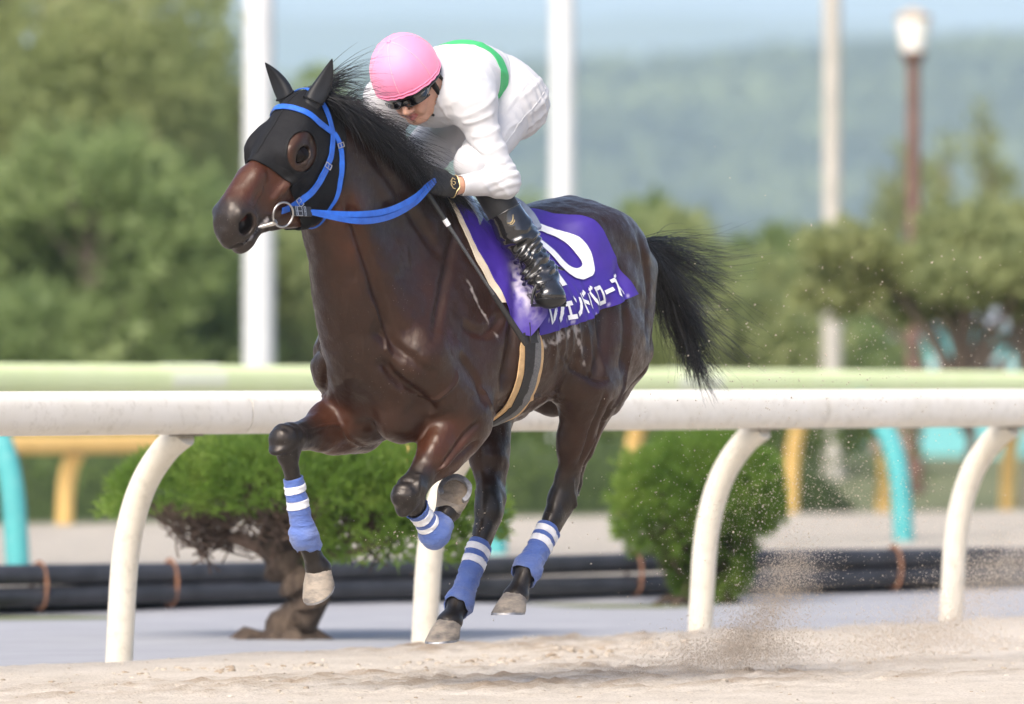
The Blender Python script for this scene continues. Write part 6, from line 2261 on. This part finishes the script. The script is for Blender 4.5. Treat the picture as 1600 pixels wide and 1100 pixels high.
def dome(k, p0=0.0, wob=0.0, ph_max=1.5707):
    V, Fc = [], []
    nt_, np_ = 64, 18
    for i in range(np_ + 1):
        for j in range(nt_):
            th = 2 * math.pi * j / nt_
            ph0 = rim_ph(th) + p0
            ph = ph0 + (ph_max - ph0) * (i / np_)
            kk = k + wob * math.sin(th * 23 + math.sin(th * 7) * 2) * max(0, 1 - i / 2.2)
            V.append(helm(th, ph, kk))
    for i in range(np_):
        for j in range(nt_):
            Fc.append((i * nt_ + j, i * nt_ + (j + 1) % nt_, (i + 1) * nt_ + (j + 1) % nt_, (i + 1) * nt_ + j))
    return MB().add(V, Fc)
hm = dome(.975, -.10).build('helmet', M_BLACKPL, person)
so = hm.modifiers.new('solid', 'SOLIDIFY'); so.thickness = .012; so.offset = -1
cv = dome(1.0, .015, .006).build('helmet_cover', M_PINK, hm)
so = cv.modifiers.new('solid', 'SOLIDIFY'); so.thickness = .003; so.offset = -1
# gathered hem
hem = []
for j in range(97):
    th = 2 * math.pi * j / 96
    hem.append(helm(th, rim_ph(th) + .035 + .014 * math.sin(th * 19 + 2 * math.sin(th * 5)), 1.008))
MB().tube(hem, .0032, 6, caps=False).build('hem', M_PINK, cv)
hem = [helm(2 * math.pi * j / 96, rim_ph(2 * math.pi * j / 96) + .115 + .006 * math.sin(j * 1.3), 1.003) for j in range(97)]
MB().tube(hem, .0018, 6, caps=False).build('hem', M_PINK, cv)
for j in range(6):
    th = R(8) + j * math.pi / 3
    MB().tube([helm(th, p, 1.0025) for p in np.linspace(rim_ph(th) + .12, 1.5, 16)], .0015, 5).build('panel_seam', M_PINKSEAM, cv)
bm = bmesh.new(); bmesh.ops.create_uvsphere(bm, u_segments=14, v_segments=8, radius=.0085)
for vv in bm.verts: vv.co.z *= .5
_bt = bpy.data.meshes.new('button'); bm.to_mesh(_bt); bm.free()
bt = link('button', _bt, M_PINK, cv)
bt.location = jh(HEL[0], 0, HEL[2] + HR[2] * 1.01)
bt.rotation_mode = 'QUATERNION'
bt.rotation_quaternion = Vector(JZ).to_track_quat('Z', 'Y')
# shell edge trim with a pale band round the back
trim = [helm(th, rim_ph(th) - .045, .992) for th in np.linspace(R(55), R(305), 60)]
MB().tube(trim, .0052, 8).build('edge_trim', M_BLACKPL, hm)

# goggles: cut from the face surface and lifted
g = np.minimum(np.minimum(pz_ + .026 + .010 * np.exp(-(py_ / .016) ** 2) * -1.0, .040 - pz_), np.minimum(px_ - .012, .090 - np.abs(py_)))
near = np.linalg.norm(PV - JC, axis=1) < .16
off = np.where(near, .0135 + .006 * np.exp(-((np.abs(py_) - .035) / .02) ** 2), 0)
g = np.where(near, g, -1.0)
v, q, used = shell(PV, PQ, PN, g, off, .003)
# smooth the lens so that brows and nose do not show through it
E_ = np.concatenate([q[:, [0, 1]], q[:, [1, 2]], q[:, [2, 3]], q[:, [3, 0]]])
dg = np.bincount(E_.ravel(), minlength=len(v)) + 1e-9
for _ in range(14):
    av = np.stack([np.bincount(E_[:, 0], v[E_[:, 1], c], len(v)) + np.bincount(E_[:, 1], v[E_[:, 0], c], len(v)) for c in range(3)], 1)
    v = v + .5 * (av / dg[:, None] - v)
gog = link('goggles', np_mesh('goggles', v, q), M_LENS, person)
lowrim = []
for y in np.linspace(-.082, .082, 30):
    x = .105 * math.sqrt(max(0, 1 - (y / .098) ** 2)) + .006
    lowrim.append(jh(x, y, -.025 + .013 * math.exp(-(y / .014) ** 2)))
MB().tube(lowrim, .0026, 8).build('lower_rim', M_BLACKPL, gog)
MB().tube([jh(.113, y, -.012 + .004 * abs(y) / .02) for y in np.linspace(-.014, .014, 7)], .004, 8).build('nose_bridge', M_BLACKPL, gog)

# harness
for s in (1, -1):
    pts = catmull([jh(.018, s * .083, .03), jh(.012, s * .083, -.02), jh(.014, s * .080, -.06), jh(.028, s * .066, -.092), jh(.045, s * .040, -.122)], 6)
    MB().tube(pts, [.011] * 8 + [.012] * 5 + [.008] * (len(pts) - 13), 8, flat=.35, up=JX).build('cheek_strap', M_BLACKPL, hm)
    pts = catmull([jh(-.035, s * .088, .02), jh(-.022, s * .089, -.03), jh(-.01, s * .088, -.065)], 6)
    MB().tube(pts, .006, 8, flat=.4, up=JX).build('rear_strap', M_BLACKPL, hm)
pts = catmull([jh(-.03, .090, .0), jh(-.022, .100, -.045), jh(-.018, .108, -.085)], 5)
tabs = MB().tube(pts, [.008] * (len(pts) - 3) + [.009, .009, .007], 8, flat=.4, up=JX).build('loose_strap', M_BLACKPL, hm)
MB().tube([jh(-.016, .1105, -.074), jh(-.0155, .1135, -.075)], .0042, 12).build('snap_button', M_WHITEPRINT, tabs)
# hair behind the ears
hp = []
for i in range(260):
    s = 1 if i % 2 else -1
    a = rng.random()
    p = np.array((-.045 - .05 * a, s * (.072 - .02 * a), -.005 - .02 * rng.random()))
    dv = np.array((-.012 * rng.random(), s * (.004 + .012 * rng.random()), -.022 - .014 * rng.random()))
    t = np.linspace(0, 1, 6)[:, None]
    q3 = p + dv * t + np.array((0, s * .006, .004)) * t ** 2
    hp.append(np.array([jh(*r_) for r_ in q3]))
strands(hp, .0009, 'hair', person, M_HAIR)

# ---------------------------------------------------------------- whip in the left hand
whip = MB().tube([WHIP0 + (WHIP1 - WHIP0) * t for t in (0, .02, .06, .30)], [.013, .0105, .0098, .0085], 12).build('riding_whip', mat('whip_grip', (.028, .028, .027), (.016, .016, .016), rough=.6, scale=160, bumpy=.6, bscale=260, bdist=.002), frame=HORSE)
tag(whip, 'thin black riding whip with white collar held in the black glove', 'whip')
pt = lambda t: WHIP0 + (WHIP1 - WHIP0) * t
MB().tube([pt(-.012), pt(0.0), pt(.012)], [.010, .016, .0125], 12).build('end_cap', M_BLACKPL, whip)
MB().tube([pt(.30), pt(.335)], [.0095, .0090], 12).build('white_collar', M_WHITEPRINT, whip)
MB().tube([pt(.335), pt(.72)], [.0062, .0050], 10).build('shaft', mat('braided_shaft', (.045, .045, .047), (.09, .09, .092), rough=.45, scale=300, bumpy=.5, bscale=400, bdist=.001), whip)
MB().tube([pt(.66), pt(.72), pt(.97), pt(1.0)], [.005, .0090, .0100, .008], 10, flat=.4, up=TOCAM).build('flapper', M_LEATHER, whip)

# stirrups and leathers belong to the saddle
for s in (1, -1):
    top = barrel(.12, 45, s, .05)
    ft = ANK[s] * .32 + TOE[s] * .68 + np.array((0, 0, -.025))
    MB().tube([top, top * .4 + (ft + np.array((-.02, -s * .075, .06))) * .6, ft + np.array((-.01, -s * .05, .05))], .0105, 8, flat=.25, up=(1, 0, 0)).build('stirrup_leather', M_BLACKWEB, saddle)
    fo = unit(TOE[s] - ANK[s]); sd = unit(np.cross(fo, UP))
    arch = [ft + sd * (.060 * math.cos(t)) + UP * (-.030 + .088 * math.sin(t)) for t in np.linspace(0, math.pi, 18)]
    st_ = MB().tube(arch, .005, 8).build('stirrup', M_BLACKPL, saddle)
    MB().box(tuple(ft + UP * -.034), (.035, .11, .009), math.atan2(sd[1], sd[0]) - math.pi / 2).build('tread', M_BLACKPL, st_)
    tail_ = [ANK[s] + np.array((-.055, -.02 * s, .045)), ANK[s] + np.array((-.085, -.005 * s, .032)), ANK[s] + np.array((-.125, 0, .02))]
    MB().tube(tail_, .0125, 8, flat=.3, up=(0, 0, 1)).build('leather_end', M_LEATHER, saddle)

# ================================================================ sand thrown up by the hind hooves
def hw(f, l, h):
    v = HORSE @ Vector((f, l, h)); return np.array(v)
def grains(name, label, P, S):
    n = len(P)
    T = np.array([(1, 1, 1), (-1, -1, 1), (-1, 1, -1), (1, -1, -1)]) / 1.7
    Rm = rng.normal(size=(n, 4, 3)) * .35
    V = (P[:, None, :] + (T[None] + Rm) * S[:, None, None]).reshape(-1, 3)
    i = np.arange(n)[:, None] * 4
    Fc = np.concatenate([i + np.array(t) for t in ((0, 1, 2), (0, 3, 1), (0, 2, 3), (1, 3, 2))])
    o = link(name, np_mesh(name, V, Fc), M_SPRAY, smooth=False)
    return tag(o, label, 'sand', kind='stuff')
M_SPRAY, nt, b = new_mat('flying_sand')
nz = noise_node(nt, 30, 3)
rs = ramp(nt, nz.outputs['Fac'], [(.3, (.80, .71, .60)), (.7, (.70, .61, .50))])
nt.links.new(rs.outputs['Color'], b.inputs['Base Color']); b.inputs['Roughness'].default_value = 1.0; b.inputs['Specular IOR Level'].default_value = .1
tr = nt.nodes.new('ShaderNodeBsdfTranslucent'); nt.links.new(rs.outputs['Color'], tr.inputs['Color'])
mxs = nt.nodes.new('ShaderNodeMixShader'); mxs.inputs['Fac'].default_value = .5
nt.links.new(b.outputs['BSDF'], mxs.inputs[1]); nt.links.new(tr.outputs['BSDF'], mxs.inputs[2])
nt.links.new(mxs.outputs['Shader'], nt.nodes['Material Output'].inputs['Surface'])
def plume(n, path, spread, base, size):
    """path: list of (f, l, h, weight)"""
    path = np.array(path)
    w = path[:, 3] / path[:, 3].sum()
    k = rng.choice(len(path) - 1, n, p=(w[:-1] + w[1:]) / (w[:-1] + w[1:]).sum())
    t = rng.random(n)[:, None]
    c = path[k, :3] * (1 - t) + path[k + 1, :3] * t
    cl = rng.normal(size=(60, 3)) * np.array(spread)
    q = cl[rng.integers(0, 60, n)] * (.75 * (rng.random(n) < .6))[:, None]
    p = c + q + rng.normal(size=(n, 3)) * np.array(spread) * (.30 + .5 * rng.random(n))[:, None]
    p[:, 2] = np.abs(p[:, 2]) + .004
    W = np.array(HORSE.to_3x3())
    return p @ W.T + np.array(HORSE.translation), size * (.5 + rng.random(n) ** 4 * 3.2)
allP, allS = [], []
for n, path, spread, size in (
        (30000, [(-1.05, .10, .06, 1), (-1.25, .10, .07, 1.2), (-1.6, .08, .08, 1.2), (-1.85, .05, .06, .8)], (.10, .12, .045), .0007),
        (52000, [(-1.35, .10, .06, 1.4), (-1.52, .12, .16, 1.2), (-1.64, .14, .28, .9), (-1.72, .16, .42, .5)], (.07, .09, .055), .00065),
        (16000, [(-2.25, .0, .04, 1.2), (-2.55, .0, .08, 1), (-2.8, .0, .10, .8), (-3.1, 0, .08, .8)], (.14, .2, .05), .0008),
        (34000, [(-2.7, .0, .06, 1), (-2.95, .05, .18, .9), (-3.2, .05, .32, .7), (-3.5, .1, .42, .5)], (.11, .14, .07), .0007),
        (9000, [(-1.2, .1, .5, .6), (-1.6, .1, .6, 1), (-2.1, .1, .62, .8), (-2.6, .1, .5, .5)], (.22, .2, .16), .0008),
        (3800, [(-.75, .1, .5, .4), (-1.3, .2, .95, 1), (-2.0, .2, 1.15, 1), (-3.2, .2, 1.1, .6)], (.35, .3, .30), .0010),
        (260, [(-.2, .0, .55, 1), (.1, -.1, .52, 1), (.35, -.15, .50, 1)], (.08, .08, .05), .0011)):
    P, S = plume(n, path, spread, 0, size)
    allP.append(P); allS.append(S)
grains('flying_sand', 'spray of beige sand kicked up behind the hind hooves', np.concatenate(allP), np.concatenate(allS))

# soft dust hanging in the spray
PUFFS = [(-1.15, .1, .04, .14, .14, .05), (-1.35, .1, .06, .18, .16, .07), (-1.5, .12, .13, .12, .12, .10), (-1.60, .14, .24, .11, .11, .11), (-1.68, .15, .35, .10, .10, .10), (-1.8, .1, .05, .2, .16, .06),
         (-2.7, .05, .06, .25, .2, .06), (-2.95, .05, .15, .16, .15, .11), (-3.15, .05, .27, .15, .15, .12), (-3.4, .1, .38, .18, .15, .13), (-3.3, .0, .06, .3, .2, .06)]
DF = Field((-4.1, -.45, -.05), (-.85, .6, .75), .022)
for f_, l_, h_, a_, b_, c_ in PUFFS:
    DF.ell((f_, l_, h_), (a_, b_, c_), .10)
DV, DQ = DF.surf(2)
DV = DV + vnormals(DV, DQ) * (.035 * vnoise(DV * 7) + .018 * vnoise(DV * 17))[:, None]
DV[:, 2] = np.maximum(DV[:, 2], .004 + .002 * vnoise(DV * 9))
W_ = np.array(HORSE.to_3x3())
me = np_mesh('dust_cloud', DV @ W_.T + np.array(HORSE.translation), DQ)
md = bpy.data.materials.new('sand_dust'); md.use_nodes = True
nt = md.node_tree; nt.nodes.clear()
ou = nt.nodes.new('ShaderNodeOutputMaterial'); pv = nt.nodes.new('ShaderNodeVolumePrincipled')
pv.inputs['Color'].default_value = (.97, .92, .85, 1); pv.inputs['Density'].default_value = .5
nt.links.new(pv.outputs['Volume'], ou.inputs['Volume'])
me.materials.append(md)
dc = bpy.data.objects.new('dust_cloud', me); COL.objects.link(dc)
tag(dc, 'soft beige dust hanging low behind the hind hooves', 'dust', kind='stuff')

# ================================================================ haze: one closed box of pale air round everything but the sky
bm = bmesh.new(); bmesh.ops.create_cube(bm, size=1.0)
me = bpy.data.meshes.new('haze'); bm.to_mesh(me); bm.free()
hz = bpy.data.objects.new('haze', me); COL.objects.link(hz)
hz.location = (0, 3950, 158); hz.scale = (9000, 8100, 330)
mh = bpy.data.materials.new('pale_air'); mh.use_nodes = True
nt = mh.node_tree; nt.nodes.clear()
ou = nt.nodes.new('ShaderNodeOutputMaterial'); pv = nt.nodes.new('ShaderNodeVolumePrincipled')
pv.inputs['Color'].default_value = (.66, .85, 1.0, 1)
pv.inputs['Density'].default_value = .00017
pv.inputs['Anisotropy'].default_value = .0
nt.links.new(pv.outputs['Volume'], ou.inputs['Volume'])
me.materials.append(mh)
tag(hz, 'thin pale haze over the whole course', 'haze', kind='stuff')
